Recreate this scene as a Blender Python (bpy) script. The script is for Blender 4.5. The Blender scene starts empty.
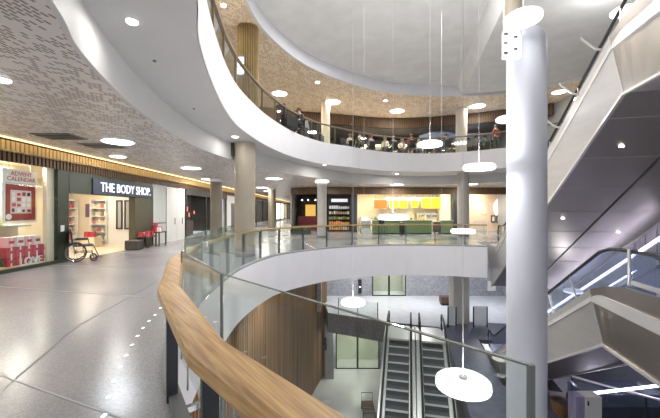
import bpy, bmesh, math, random
from mathutils import Vector, Matrix, noise
from mathutils.geometry import tessellate_polygon
random.seed(7)
SC = bpy.context.scene
COL = SC.collection
R = math.radians
EYE = 1.63
F = 330.0
HZ = 211.0
def at(px, py, Y):                      # a point of the place at distance Y
    return Vector(((px - 330) / F * Y, Y, EYE - (py - HZ) / F * Y))
def atz(px, py, z):                     # a point of the place on the level z
    Y = F * (EYE - z) / (py - HZ)
    return Vector(((px - 330) / F * Y, Y, z))
# ------------------------------------------------------------------ materials
def newmat(name):
    m = bpy.data.materials.new(name); m.use_nodes = True
    nt = m.node_tree; b = nt.nodes['Principled BSDF']
    return m, nt, b
def N(nt, t, **kw):
    n = nt.nodes.new(t)
    for k, v in kw.items(): setattr(n, k, v)
    return n
def math_node(nt, op, a, b=None):
    n = N(nt, 'ShaderNodeMath', operation=op)
    for i, v in enumerate((a, b)):
        if v is None: continue
        if isinstance(v, (int, float)): n.inputs[i].default_value = v
        else: nt.links.new(v, n.inputs[i])
    return n.outputs[0]
def mat(name, col, rough=.5, metal=0, emit=0, ecol=None, spec=.5, var=0, scale=8, stretch=(1, 1, 1), bump=0):
    m, nt, b = newmat(name)
    c = (*col, 1)
    b.inputs['Base Color'].default_value = c
    b.inputs['Roughness'].default_value = rough
    b.inputs['Metallic'].default_value = metal
    b.inputs['Specular IOR Level'].default_value = spec
    if emit:
        b.inputs['Emission Color'].default_value = (*(ecol or col), 1)
        b.inputs['Emission Strength'].default_value = emit
    if var or bump:
        tc = N(nt, 'ShaderNodeTexCoord'); mp = N(nt, 'ShaderNodeMapping')
        mp.inputs['Scale'].default_value = stretch
        nt.links.new(tc.outputs['Object'], mp.inputs[0])
        nz = N(nt, 'ShaderNodeTexNoise'); nz.inputs['Scale'].default_value = scale
        nz.inputs['Detail'].default_value = 5
        nt.links.new(mp.outputs[0], nz.inputs[0])
        if var:
            rp = N(nt, 'ShaderNodeValToRGB')
            lo = tuple(max(0, x * (1 - var)) for x in col); hi = tuple(min(1, x * (1 + var)) for x in col)
            rp.color_ramp.elements[0].position = .3; rp.color_ramp.elements[1].position = .7
            rp.color_ramp.elements[0].color = (*lo, 1); rp.color_ramp.elements[1].color = (*hi, 1)
            nt.links.new(nz.outputs[0], rp.inputs[0]); nt.links.new(rp.outputs[0], b.inputs['Base Color'])
        if bump:
            bp = N(nt, 'ShaderNodeBump'); bp.inputs['Strength'].default_value = bump
            bp.inputs['Distance'].default_value = .01
            nt.links.new(nz.outputs[0], bp.inputs['Height']); nt.links.new(bp.outputs[0], b.inputs['Normal'])
    return m
def glass_mat(name, tint, refl=1.0, op=0.0, opcol=(.7, .8, .8)):
    m, nt, b = newmat(name)
    nt.nodes.remove(b)
    out = nt.nodes['Material Output']
    tr = N(nt, 'ShaderNodeBsdfTransparent'); tr.inputs[0].default_value = (*tint, 1)
    gl = N(nt, 'ShaderNodeBsdfGlossy'); gl.inputs['Roughness'].default_value = .02
    lw = N(nt, 'ShaderNodeLayerWeight'); lw.inputs[0].default_value = .5
    fr = math_node(nt, 'MULTIPLY', math_node(nt, 'ADD', math_node(nt, 'MULTIPLY', math_node(nt, 'POWER', lw.outputs['Facing'], 4.0), .75), .035), refl)
    mx = N(nt, 'ShaderNodeMixShader')
    nt.links.new(fr, mx.inputs[0]); nt.links.new(tr.outputs[0], mx.inputs[1]); nt.links.new(gl.outputs[0], mx.inputs[2])
    last = mx.outputs[0]
    if op:
        df = N(nt, 'ShaderNodeBsdfDiffuse'); df.inputs[0].default_value = (*opcol, 1)
        m2 = N(nt, 'ShaderNodeMixShader'); m2.inputs[0].default_value = op
        nt.links.new(last, m2.inputs[1]); nt.links.new(df.outputs[0], m2.inputs[2]); last = m2.outputs[0]
    nt.links.new(last, out.inputs['Surface'])
    return m
def perforated(name, base, hole, cw, ch, rot, dens, rough=.5):
    m, nt, b = newmat(name)
    tc = N(nt, 'ShaderNodeTexCoord'); mp = N(nt, 'ShaderNodeMapping')
    mp.inputs['Rotation'].default_value = (0, 0, rot)
    nt.links.new(tc.outputs['Object'], mp.inputs[0])
    sp = N(nt, 'ShaderNodeSeparateXYZ'); nt.links.new(mp.outputs[0], sp.inputs[0])
    v = math_node(nt, 'DIVIDE', sp.outputs[1], ch)
    row = math_node(nt, 'FLOOR', v)
    u0 = math_node(nt, 'DIVIDE', sp.outputs[0], cw)
    u = math_node(nt, 'ADD', u0, math_node(nt, 'MULTIPLY', row, .37))
    cu = math_node(nt, 'FLOOR', u)
    fu = math_node(nt, 'FRACT', u); fv = math_node(nt, 'FRACT', v)
    du = math_node(nt, 'ABSOLUTE', math_node(nt, 'SUBTRACT', fu, .5))
    dv = math_node(nt, 'ABSOLUTE', math_node(nt, 'SUBTRACT', fv, .5))
    ins = math_node(nt, 'MULTIPLY', math_node(nt, 'LESS_THAN', du, .40), math_node(nt, 'LESS_THAN', dv, .31))
    cb = N(nt, 'ShaderNodeCombineXYZ'); nt.links.new(cu, cb.inputs[0]); nt.links.new(row, cb.inputs[1])
    wn = N(nt, 'ShaderNodeTexWhiteNoise', noise_dimensions='2D'); nt.links.new(cb.outputs[0], wn.inputs[0])
    nz = N(nt, 'ShaderNodeTexNoise'); nz.inputs['Scale'].default_value = .16; nz.inputs['Detail'].default_value = 3
    nt.links.new(cb.outputs[0], nz.inputs[0])
    th = math_node(nt, 'ADD', math_node(nt, 'MULTIPLY', math_node(nt, 'SUBTRACT', nz.outputs[0], .5), 2.6), dens)
    on = math_node(nt, 'LESS_THAN', wn.outputs[0], th)
    k = math_node(nt, 'MULTIPLY', ins, on)
    mx = N(nt, 'ShaderNodeMix', data_type='RGBA')
    mx.inputs['A'].default_value = (*base, 1); mx.inputs['B'].default_value = (*hole, 1)
    nt.links.new(k, mx.inputs['Factor']); nt.links.new(mx.outputs['Result'], b.inputs['Base Color'])
    b.inputs['Roughness'].default_value = rough
    return m
def terrazzo(name, base, rough):
    m, nt, b = newmat(name)
    tc = N(nt, 'ShaderNodeTexCoord')
    n1 = N(nt, 'ShaderNodeTexNoise'); n1.inputs['Scale'].default_value = 55; n1.inputs['Detail'].default_value = 6; n1.inputs['Roughness'].default_value = .8
    n2 = N(nt, 'ShaderNodeTexNoise'); n2.inputs['Scale'].default_value = .5; n2.inputs['Detail'].default_value = 6
    for n in (n1, n2): nt.links.new(tc.outputs['Object'], n.inputs[0])
    rp = N(nt, 'ShaderNodeValToRGB')
    rp.color_ramp.elements[0].position = .36; rp.color_ramp.elements[1].position = .64
    rp.color_ramp.elements[0].color = (*(x * .72 for x in base), 1); rp.color_ramp.elements[1].color = (*(min(1, x * 1.2) for x in base), 1)
    nt.links.new(n1.outputs[0], rp.inputs[0])
    r2 = N(nt, 'ShaderNodeValToRGB')
    r2.color_ramp.elements[0].position = .3; r2.color_ramp.elements[1].position = .7
    r2.color_ramp.elements[0].color = (.86, .86, .87, 1); r2.color_ramp.elements[1].color = (1, 1, 1, 1)
    nt.links.new(n2.outputs[0], r2.inputs[0])
    mx = N(nt, 'ShaderNodeMix', data_type='RGBA', blend_type='MULTIPLY'); mx.inputs['Factor'].default_value = 1
    nt.links.new(rp.outputs[0], mx.inputs['A']); nt.links.new(r2.outputs[0], mx.inputs['B'])
    nt.links.new(mx.outputs['Result'], b.inputs['Base Color'])
    rr = N(nt, 'ShaderNodeMapRange'); rr.inputs['To Min'].default_value = rough * .8; rr.inputs['To Max'].default_value = rough * 1.5
    nt.links.new(n2.outputs[0], rr.inputs['Value']); nt.links.new(rr.outputs[0], b.inputs['Roughness'])
    b.inputs['Specular IOR Level'].default_value = .6
    return m
def wood(name, c1, c2, rough, rot=0):
    m, nt, b = newmat(name)
    tc = N(nt, 'ShaderNodeTexCoord'); mp = N(nt, 'ShaderNodeMapping')
    mp.vector_type = 'TEXTURE'; mp.inputs['Rotation'].default_value = (0, 0, -rot); mp.inputs['Scale'].default_value = (1 / 3, 1 / 60, 1 / 60)
    nt.links.new(tc.outputs['Object'], mp.inputs[0])
    nz = N(nt, 'ShaderNodeTexNoise'); nz.inputs['Scale'].default_value = 1; nz.inputs['Detail'].default_value = 7; nz.inputs['Distortion'].default_value = .1
    nt.links.new(mp.outputs[0], nz.inputs[0])
    mp2 = N(nt, 'ShaderNodeMapping'); mp2.vector_type = 'TEXTURE'; mp2.inputs['Rotation'].default_value = (0, 0, -rot); mp2.inputs['Scale'].default_value = (1 / 1.2, 1 / 13, 1 / 13)
    nt.links.new(tc.outputs['Object'], mp2.inputs[0])
    n2 = N(nt, 'ShaderNodeTexNoise'); n2.inputs['Scale'].default_value = 1; n2.inputs['Detail'].default_value = 2
    nt.links.new(mp2.outputs[0], n2.inputs[0])
    s = math_node(nt, 'ADD', math_node(nt, 'MULTIPLY', nz.outputs[0], .55), math_node(nt, 'MULTIPLY', n2.outputs[0], .45))
    rp = N(nt, 'ShaderNodeValToRGB')
    rp.color_ramp.elements[0].position = .36; rp.color_ramp.elements[1].position = .62
    rp.color_ramp.elements[0].color = (*c1, 1); rp.color_ramp.elements[1].color = (*c2, 1)
    nt.links.new(s, rp.inputs[0]); nt.links.new(rp.outputs[0], b.inputs['Base Color'])
    b.inputs['Roughness'].default_value = rough
    return m
def brushed(name, col, rough):
    m, nt, b = newmat(name)
    b.inputs['Base Color'].default_value = (*col, 1); b.inputs['Metallic'].default_value = 1
    tc = N(nt, 'ShaderNodeTexCoord'); mp = N(nt, 'ShaderNodeMapping'); mp.inputs['Scale'].default_value = (1, 1, 25)
    nt.links.new(tc.outputs['Object'], mp.inputs[0])
    nz = N(nt, 'ShaderNodeTexNoise'); nz.inputs['Scale'].default_value = .8; nz.inputs['Detail'].default_value = 2
    nt.links.new(mp.outputs[0], nz.inputs[0])
    rr = N(nt, 'ShaderNodeMapRange'); rr.inputs['To Min'].default_value = rough * .93; rr.inputs['To Max'].default_value = rough * 1.07
    nt.links.new(nz.outputs[0], rr.inputs['Value']); nt.links.new(rr.outputs[0], b.inputs['Roughness'])
    return m
def tiles(name, c1, c2, cm, w, h, rough=.5):
    m, nt, b = newmat(name)
    tc = N(nt, 'ShaderNodeTexCoord')
    sp = N(nt, 'ShaderNodeSeparateXYZ'); nt.links.new(tc.outputs['Object'], sp.inputs[0])
    cb = N(nt, 'ShaderNodeCombineXYZ')
    nt.links.new(math_node(nt, 'ADD', sp.outputs[0], sp.outputs[1]), cb.inputs[0]); nt.links.new(sp.outputs[2], cb.inputs[1])
    br = N(nt, 'ShaderNodeTexBrick'); br.inputs['Scale'].default_value = 1
    br.inputs['Brick Width'].default_value = w; br.inputs['Row Height'].default_value = h
    br.inputs['Mortar Size'].default_value = .012
    br.inputs['Color1'].default_value = (*c1, 1); br.inputs['Color2'].default_value = (*c2, 1); br.inputs['Mortar'].default_value = (*cm, 1)
    nt.links.new(cb.outputs[0], br.inputs[0])
    nz = N(nt, 'ShaderNodeTexNoise'); nz.inputs['Scale'].default_value = 6; nz.inputs['Detail'].default_value = 5
    nt.links.new(tc.outputs['Object'], nz.inputs[0])
    mx = N(nt, 'ShaderNodeMix', data_type='RGBA', blend_type='OVERLAY'); mx.inputs['Factor'].default_value = .5
    nt.links.new(br.outputs[0], mx.inputs['A']); nt.links.new(nz.outputs[0], mx.inputs['B'])
    nt.links.new(mx.outputs['Result'], b.inputs['Base Color']); b.inputs['Roughness'].default_value = rough
    return m
M = {}
M['colwhite'] = mat('column paint', (.55, .57, .645), .45, var=.02, scale=1.5)
M['white'] = mat('white paint', (.75, .75, .785), .45, var=.02, scale=1.5)
M['soffit'] = mat('soffit paint', (.60, .60, .605), .55, var=.03, scale=1)
M['ceil'] = mat('ceiling plaster', (.78, .78, .775), .8, var=.06, scale=1.3, bump=.2)
M['perf'] = perforated('perforated metal ceiling', (.66, .64, .63), (.24, .20, .19), .095, .05, R(97), .55, .36)
M['perf_warm'] = perforated('perforated warm ceiling', (.95, .80, .62), (.54, .40, .27), .10, .055, R(97), .52)
M['terrazzo'] = terrazzo('polished terrazzo', (.32, .315, .33), .20)
M['floor2'] = terrazzo('pale stone floor', (.55, .55, .53), .22)
M['landing'] = mat('landing stone', (.72, .74, .78), .25, var=.06, scale=2)
M['carpet'] = mat('blue slate floor', (.10, .105, .15), .35, var=.25, scale=3)
M['oak'] = wood('oiled oak', (.36, .18, .055), (.68, .43, .165), .38, R(51))
M['slat'] = mat('oak slats', (.34, .235, .13), .55, var=.18, scale=3, stretch=(6, 6, .6))
M['slatd'] = mat('dark oak slats', (.15, .088, .045), .55, var=.2, scale=3, stretch=(6, 6, .6))
M['slat_glow'] = mat('oak slats with cove glow', (.84, .60, .27), .5, var=.10, scale=3, stretch=(6, 6, .6))  # cove light on the upper tier is put into the slat colour
M['slatb'] = mat('slat backing', (.09, .06, .04), .8)
M['wallslat'] = mat('walnut wall slats', (.27, .155, .07), .5, var=.45, scale=2, stretch=(3.2, 3.2, .08))
M['gold'] = mat('bronze rods', (.36, .26, .11), .4, .35, var=.12, scale=4)
M['steel'] = brushed('brushed steel', (.74, .72, .70), .30)
M['steelp'] = mat('brightened sheet steel', (.72, .71, .70), .36, .55, var=.05, scale=1.2, stretch=(1, 1, 6))  # lighter copy of the flank steel, brightness of the incline in its colour
M['steelw'] = mat('warm sheet steel', (.50, .44, .40), .30, 1)
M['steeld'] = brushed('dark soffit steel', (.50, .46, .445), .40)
M['chrome'] = mat('chrome', (.8, .8, .82), .12, 1)
M['bracket'] = mat('pale steel fitting', (.78, .77, .76), .3, .6)
M['dark'] = mat('dark steel', (.07, .075, .085), .4, .5)
M['post'] = mat('grey steel post', (.20, .205, .21), .4, .5)
M['brownrail'] = mat('brown handrail', (.20, .15, .10), .4, .2)
M['rubber'] = mat('black rubber', (.02, .02, .022), .45)
M['black'] = mat('black', (.018, .018, .02), .5)
M['glass'] = glass_mat('clear glass', (.93, .965, .95), 1.0)
M['glassg'] = glass_mat('greenish glass', (.88, .935, .90), 1.0, .02, (.7, .85, .75))
M['glassb'] = glass_mat('blue glass with painted sheen', (.66, .72, .84), 1.1, .12, (.42, .46, .60))  # tint plus a pale haze painted in for reflections on the balustrades
M['glassedge'] = mat('glass edge', (.22, .27, .25), .2)
M['edged'] = mat('dark glass edge', (.20, .225, .215), .25)
M['glassn'] = glass_mat('shop glass', (.95, .97, .96), .3)
M['frost'] = glass_mat('frosted glass', (.8, .85, .83), .5, .65, (.85, .88, .86))
M['lamp'] = mat('lamp glow', (1, 1, 1), .4, emit=1.5, ecol=(1, .99, .98))
M['lampw'] = mat('downlight glow', (1, 1, 1), .4, emit=4, ecol=(1, .97, .93))
M['lampb'] = mat('cool lamp glow', (1, 1, 1), .4, emit=5, ecol=(.86, .92, 1))
M['lamprim'] = mat('lamp housing', (.86, .86, .87), .35)
M['cord'] = mat('white steel cable', (.62, .62, .64), .4)
M['led'] = mat('violet LED', (1, 1, 1), .4, emit=5.0, ecol=(.82, .78, 1))
M['cove'] = mat('warm LED', (1, .85, .55), .4, emit=1.7, ecol=(1, .70, .30))
M['column'] = mat('taupe column', (.36, .315, .25), .4, var=.05, scale=3)
M['columnd'] = mat('dark taupe column', (.22, .19, .14), .4, var=.05, scale=3)
M['columng'] = mat('grey column', (.44, .42, .38), .35, var=.04, scale=3)
M['pale'] = mat('cream wall', (.86, .76, .60), .6, var=.03, scale=2)
M['paleb'] = mat('beige pillar', (.58, .56, .49), .6, var=.04)
M['green'] = mat('dark green panel', (.035, .048, .032), .45, var=.1)
M['olive'] = mat('olive panel', (.085, .078, .048), .45, var=.1, scale=3, stretch=(8, 8, 1))
M['navy'] = mat('sign panel with blue halo', (.03, .045, .085), .4)  # blue glow around the backlit letters is put into the board colour
M['letter'] = mat('lit letters', (.95, .97, 1), .4, emit=.5, ecol=(.92, .95, 1))
M['red'] = mat('crimson card', (.50, .035, .055), .45, var=.15, scale=9)
M['redd'] = mat('dark red print', (.34, .035, .03), .5)
M['pinkred'] = mat('pink red card', (.52, .07, .11), .45, var=.3, scale=12)
M['paper'] = mat('white paper', (.86, .84, .82), .6)
M['grey'] = mat('grey panel', (.40, .41, .42), .5, var=.05)
M['stone'] = tiles('blue grey wall tile', (.36, .365, .40), (.41, .415, .45), (.28, .285, .31), .6, .3)
M['stoned'] = tiles('slab edge tile', (.27, .275, .30), (.30, .305, .33), (.22, .22, .24), .8, 1.6)
M['whitepanel'] = mat('white panel', (.80, .80, .78), .4)
M['mint'] = mat('green counter', (.19, .27, .11), .45, var=.08)
M['yellowlit'] = mat('lit yellow board', (.90, .68, .02), .5, emit=.5, ecol=(1, .74, .02))
M['orangelit'] = mat('lit orange board', (.75, .12, .02), .5, emit=.35, ecol=(.95, .16, .03))
M['whitelit'] = mat('lit white board', (1, 1, .95), .5, emit=1.1, ecol=(1, .98, .9))
M['doorlit'] = mat('lit pale lobby wall', (.60, .59, .50), .6)
M['peach'] = mat('peach wall', (.80, .62, .47), .6, var=.03)
M['cafe'] = mat('warm cafe wall', (.84, .76, .58), .6, var=.05)
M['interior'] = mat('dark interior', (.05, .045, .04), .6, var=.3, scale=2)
M['purple'] = mat('violet panel', (.36, .34, .52), .35, var=.15, scale=2, stretch=(5, 5, .5))
M['blue'] = mat('blue cloth', (.30, .40, .62), .7)
M['skin'] = mat('skin', (.62, .42, .32), .55)
def cmat(c, rough=.6):
    k = 'c%.2f_%.2f_%.2f' % c
    if k not in M: M[k] = mat('tint ' + k, c, rough)
    return M[k]
# ------------------------------------------------------------------ mesh building
class MB:
    def __init__(s): s.v = []; s.f = []
    def add(s, vs, fs):
        o = len(s.v); s.v += [Vector(p) for p in vs]; s.f += [tuple(i + o for i in f) for f in fs]; return s
    def hexa(s, p):                     # 8 corners: bottom ring, top ring
        return s.add(p, [(3, 2, 1, 0), (4, 5, 6, 7), (0, 1, 5, 4), (1, 2, 6, 5), (2, 3, 7, 6), (3, 0, 4, 7)])
    def box(s, x0, x1, y0, y1, z0, z1):
        return s.hexa([(x0, y0, z0), (x1, y0, z0), (x1, y1, z0), (x0, y1, z0), (x0, y0, z1), (x1, y0, z1), (x1, y1, z1), (x0, y1, z1)])
    def bar(s, a, b, w, h, up=(0, 0, 1)):  # box along a-b, w across, h along up
        a = Vector(a); b = Vector(b); d = (b - a).normalized(); up = Vector(up)
        sd = d.cross(up)
        if sd.length < 1e-4: sd = d.cross(Vector((1, 0, 0)))
        sd.normalize(); u2 = sd.cross(d).normalized()
        p = []
        for q in (a, b):
            p += [q - sd * w / 2 - u2 * h / 2, q + sd * w / 2 - u2 * h / 2, q + sd * w / 2 + u2 * h / 2, q - sd * w / 2 + u2 * h / 2]
        return s.add(p, [(0, 1, 2, 3), (7, 6, 5, 4), (0, 4, 5, 1), (1, 5, 6, 2), (2, 6, 7, 3), (3, 7, 4, 0)])
    def tube(s, pts, r, n=8, closed=False):
        pts = [Vector(p) for p in pts]; m = len(pts); rings = []
        for i, p in enumerate(pts):
            a = pts[(i - 1) % m] if (i > 0 or closed) else p
            b = pts[(i + 1) % m] if (i < m - 1 or closed) else p
            d = (b - a).normalized()
            ref = Vector((0, 0, 1)) if abs(d.z) < .95 else Vector((1, 0, 0))
            x = d.cross(ref).normalized(); y = x.cross(d).normalized()
            rr = r[i] if isinstance(r, (list, tuple)) else r
            rings.append([p + (x * math.cos(2 * math.pi * k / n) + y * math.sin(2 * math.pi * k / n)) * rr for k in range(n)])
        vs = [q for g in rings for q in g]; fs = []
        for i in range(m if closed else m - 1):
            j = (i + 1) % m
            for k in range(n):
                k2 = (k + 1) % n; fs.append((i * n + k, i * n + k2, j * n + k2, j * n + k))
        if not closed: fs += [tuple(range(n - 1, -1, -1)), tuple((m - 1) * n + k for k in range(n))]
        return s.add(vs, fs)
    def sweep(s, pts, prof, closed=False):   # rectangular/polygon profile [(side, up)] swept along a path with vertical up
        pts = [Vector(p) for p in pts]; m = len(pts); n = len(prof); vs = []
        for i, p in enumerate(pts):
            d1 = (p - pts[i - 1]).normalized() if (i > 0 or closed) else None
            d2 = (pts[(i + 1) % m] - p).normalized() if (i < m - 1 or closed) else None
            d1 = d1 or d2; d2 = d2 or d1
            s1 = Vector((d1.y, -d1.x, 0)); s2 = Vector((d2.y, -d2.x, 0))
            if s1.length < 1e-6: s1 = s2
            if s2.length < 1e-6: s2 = s1
            s1.normalize(); s2.normalize(); b = (s1 + s2).normalized(); k = 1 / max(.4, b.dot(s1))
            for (a, u) in prof: vs.append(p + b * a * k + Vector((0, 0, u)))
        fs = []
        for i in range(m if closed else m - 1):
            j = (i + 1) % m
            for k in range(n):
                k2 = (k + 1) % n; fs.append((i * n + k, i * n + k2, j * n + k2, j * n + k))
        if not closed: fs += [tuple(range(n - 1, -1, -1)), tuple((m - 1) * n + k for k in range(n))]
        return s.add(vs, fs)
    def lathe(s, c, prof, n=32, cap=True):   # prof [(r, z)]
        c = Vector(c); vs = []
        for (r, z) in prof:
            for k in range(n):
                t = 2 * math.pi * k / n; vs.append(c + Vector((r * math.cos(t), r * math.sin(t), z)))
        fs = []
        for i in range(len(prof) - 1):
            for k in range(n):
                k2 = (k + 1) % n; fs.append((i * n + k, i * n + k2, (i + 1) * n + k2, (i + 1) * n + k))
        if cap: fs += [tuple(range(n - 1, -1, -1)), tuple((len(prof) - 1) * n + k for k in range(n))]
        return s.add(vs, fs)
    def prism(s, poly, axis_vec):            # planar polygon extruded along a vector
        n = len(poly); v = Vector(axis_vec); p = [Vector(q) for q in poly]
        return s.add(p + [q + v for q in p], [tuple(range(n - 1, -1, -1)), tuple(range(n, 2 * n))] + [(i, (i + 1) % n, (i + 1) % n + n, i + n) for i in range(n)])
    def plate(s, outer, holes, z0, z1, sides=True):     # horizontal slab with holes
        loops = [[Vector((p[0], p[1], 0)) for p in l] for l in [outer] + holes]
        tri = tessellate_polygon(loops); flat = [p for l in loops for p in l]; n = len(flat)
        vs = [(p.x, p.y, z0) for p in flat] + [(p.x, p.y, z1) for p in flat]
        fs = [(a, b, c) for a, b, c in tri] + [(c + n, b + n, a + n) for a, b, c in tri]
        if sides:
            o = 0
            for l in loops:
                k = len(l)
                for i in range(k): fs.append((o + i, o + (i + 1) % k, o + (i + 1) % k + n, o + i + n))
                o += k
        return s.add(vs, fs)
    def build(s, name, m, parent=None, smooth=False, bevel=0, origin=None):
        off = Vector((0, 0, 0))
        if parent is None:
            if origin is not None: off = Vector(origin)
            else:
                xs = [p.x for p in s.v]; ys = [p.y for p in s.v]; zs = [p.z for p in s.v]
                off = Vector(((min(xs) + max(xs)) / 2, (min(ys) + max(ys)) / 2, min(zs)))
        else:
            r = parent
            while r.parent: r = r.parent
            off = Vector(r.get('_o', (0, 0, 0)))
        me = bpy.data.meshes.new(name)
        me.from_pydata([tuple(p - off) for p in s.v], [], s.f); me.validate()
        bm = bmesh.new(); bm.from_mesh(me); bmesh.ops.recalc_face_normals(bm, faces=bm.faces); bm.to_mesh(me); bm.free()
        if smooth:
            me.polygons.foreach_set('use_smooth', [True] * len(me.polygons))
            try: me.set_sharp_from_angle(angle=R(40))
            except Exception: pass
        me.materials.append(m)
        o = bpy.data.objects.new(name, me); COL.objects.link(o)
        if parent is not None: o.parent = parent
        else: o.location = off; o['_o'] = tuple(off)
        if bevel:
            b = o.modifiers.new('Bevel', 'BEVEL'); b.width = bevel; b.segments = 2; b.limit_method = 'ANGLE'
        return o
def tag(o, label, cat, group=None, kind=None):
    o['label'] = label; o['category'] = cat
    if group: o['group'] = group
    if kind: o['kind'] = kind
    return o
def struct(o): o['kind'] = 'structure'; return o
def thing(name, loc, label, cat, group=None, kind=None):
    o = bpy.data.objects.new(name, None); COL.objects.link(o)
    o.location = loc; o['_o'] = tuple(loc); o.empty_display_size = .1
    return tag(o, label, cat, group, kind)
def local(name, label, cat, group=None):   # thing whose parts are built around the origin, moved afterwards
    return thing(name, (0, 0, 0), label, cat, group)
def dup(root, loc, rz=0, label=None, group=None, mats=None):
    def rec(o, par):
        c = o.copy(); COL.objects.link(c); c.parent = par
        for ch in list(o.children): rec(ch, c)
        return c
    kids = list(root.children)
    r = root.copy(); COL.objects.link(r)
    for ch in kids: rec(ch, r)
    r.location = loc; r.rotation_euler = (0, 0, rz)
    if label: r['label'] = label
    if group: r['group'] = group
    return r
def text(body, size, m, name, parent, loc, rot, depth=.01, align='CENTER', sx=1):
    cu = bpy.data.curves.new(name, 'FONT'); cu.body = body; cu.size = size; cu.extrude = depth
    cu.align_x = align; cu.align_y = 'CENTER'; cu.offset = 0
    cu.resolution_u = 3
    cu.materials.append(m)
    o = bpy.data.objects.new(name, cu); COL.objects.link(o); o.parent = parent
    r = parent
    while r.parent: r = r.parent
    bpy.context.view_layer.update()
    me = bpy.data.meshes.new_from_object(o.evaluated_get(bpy.context.evaluated_depsgraph_get())); me.name = name
    bpy.data.objects.remove(o); o = bpy.data.objects.new(name, me); COL.objects.link(o); o.parent = parent
    o.location = Vector(loc) - Vector(r.get('_o', (0, 0, 0))); o.rotation_euler = rot; o.scale = (sx, 1, 1)
    return o
def spline(pts, k=8, closed=False):
    P = [Vector((p[0], p[1], p[2] if len(p) > 2 else 0)) for p in pts]; n = len(P); out = []
    for i in range(n if closed else n - 1):
        p0 = P[(i - 1) % n] if (closed or i > 0) else P[i]; p1 = P[i]; p2 = P[(i + 1) % n]
        p3 = P[(i + 2) % n] if (closed or i < n - 2) else p2
        for j in range(k):
            t = j / k
            out.append(.5 * ((2 * p1) + (p2 - p0) * t + (2 * p0 - 5 * p1 + 4 * p2 - p3) * t * t + (3 * p1 - p0 - 3 * p2 + p3) * t ** 3))
    if not closed: out.append(P[-1])
    return out
def resample(pts, step):
    out = [pts[0].copy()]; acc = 0
    for a, b in zip(pts, pts[1:]):
        L = (b - a).length
        if L < 1e-9: continue
        while acc + L >= step:
            t = (step - acc); a = a + (b - a).normalized() * t; out.append(a.copy()); L -= t; acc = 0
        acc += L
    if (out[-1] - pts[-1]).length > step * .3: out.append(pts[-1].copy())
    return out
def offset(pts, d):                       # to the right of the travel direction
    out = []
    for i, p in enumerate(pts):
        a = pts[max(0, i - 1)]; b = pts[min(len(pts) - 1, i + 1)]; t = (b - a); t.z = 0; t.normalize()
        out.append(p + Vector((t.y, -t.x, 0)) * d)
    return out
def lift(pts, z): return [Vector((p.x, p.y, z)) for p in pts]
def area(loc, size, power, col=(1, 1, 1), rot=(0, 0, 0), sy=None, shape=None):
    l = bpy.data.lights.new('area_light', 'AREA'); l.energy = power; l.color = col
    l.shape = shape or ('RECTANGLE' if sy else 'DISK'); l.size = size
    if sy: l.size_y = sy
    o = bpy.data.objects.new('area_light', l); o.location = loc; o.rotation_euler = rot; COL.objects.link(o)
    return o
def ribbon(a, b, mb=None):                # wall between two equally sampled lines
    mb = mb or MB(); n = len(a)
    return mb.add(list(a) + list(b), [(i, i + 1, n + i + 1, n + i) for i in range(n - 1)])
# ================================================================== outlines of the voids
A_ = R(13.5)
U = Vector((math.sin(A_), math.cos(A_), 0)); V = Vector((math.cos(A_), -math.sin(A_), 0))
XW = -8.5                                    # shop wall on the walkway
Z1, Z2, ZL1, ZC1, ZC2 = 3.5, 4.1, 5.23, 8.34, 8.9
ZM, ZLL = -5.2, -10.4
edge0 = spline([(.72, .52), (.12, 1.03), (-.53, 1.78), (-1.29, 2.88), (-1.62, 3.45), (-2.03, 4.5), (-2.36, 6.2), (-2.50, 8.15), (-2.50, 9.5), (-2.25, 11.2), (-1.75, 12.6), (-.15, 14.45), (1.6, 15.4), (3.6, 15.85), (5.5, 15.65), (7.25, 15.2)], 6)
right0 = [Vector(p + (0,)) for p in [(7.78, 17.25), (12.05, 16.2), (11.35, 7.25), (9.15, 7.8), (8.9, 6.6), (6.9, 5.2), (6.45, 2.9), (4.5, 3.37), (3.6, 1.6), (2.2, .6)]]
void0 = edge0 + right0
edge1 = spline([(-.6, 1.0), (-1.2, 2.7), (-1.56, 3.86), (-1.93, 4.85), (-2.35, 6.72), (-2.63, 8.63), (-2.66, 10.25), (-2.36, 12.66), (-1.63, 15.2), (-.39, 17.3), (1.1, 18.5), (2.1, 19.4), (3.8, 20.4), (6, 20.75), (7.8, 20.4), (9.6, 19.2), (11.5, 17.6), (12.6, 15.5)], 6)
void1 = edge1 + [Vector(p + (0,)) for p in [(12.4, 11), (10.4, 4.2), (9.9, 1.9), (4.4, 3.15), (4.0, 1.0)]]
band = spline([(-.9, -1.5), (-1.7, .8), (-2.52, 2.92), (-2.96, 3.83), (-3.44, 5.41), (-3.72, 6.9), (-3.9, 8.5), (-3.93, 9.6), (-3.81, 10.83), (-3.55, 12.34), (-3.14, 14.0), (-1.54, 17.5), (.2, 20.0), (2.0, 21.9), (4.4, 23.2), (7, 23.4), (10, 22.2), (13, 19.5), (14, 17)], 6)
rim = spline([(-.3, 5.4), (-1.7, 7.2), (-2.5, 9.2), (-2.72, 10.5), (-2.62, 11.8), (-2.2, 13.2), (-1.3, 15.0), (0, 16.5), (1.9, 18.0), (4, 18.95), (7.3, 19.3), (9.9, 18.9), (12, 17.7), (13.4, 15.5)], 6)
rimv = rim + [Vector(p + (0,)) for p in [(13.6, 8), (11, 2), (6, .2), (2, 1.6)]]
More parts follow.
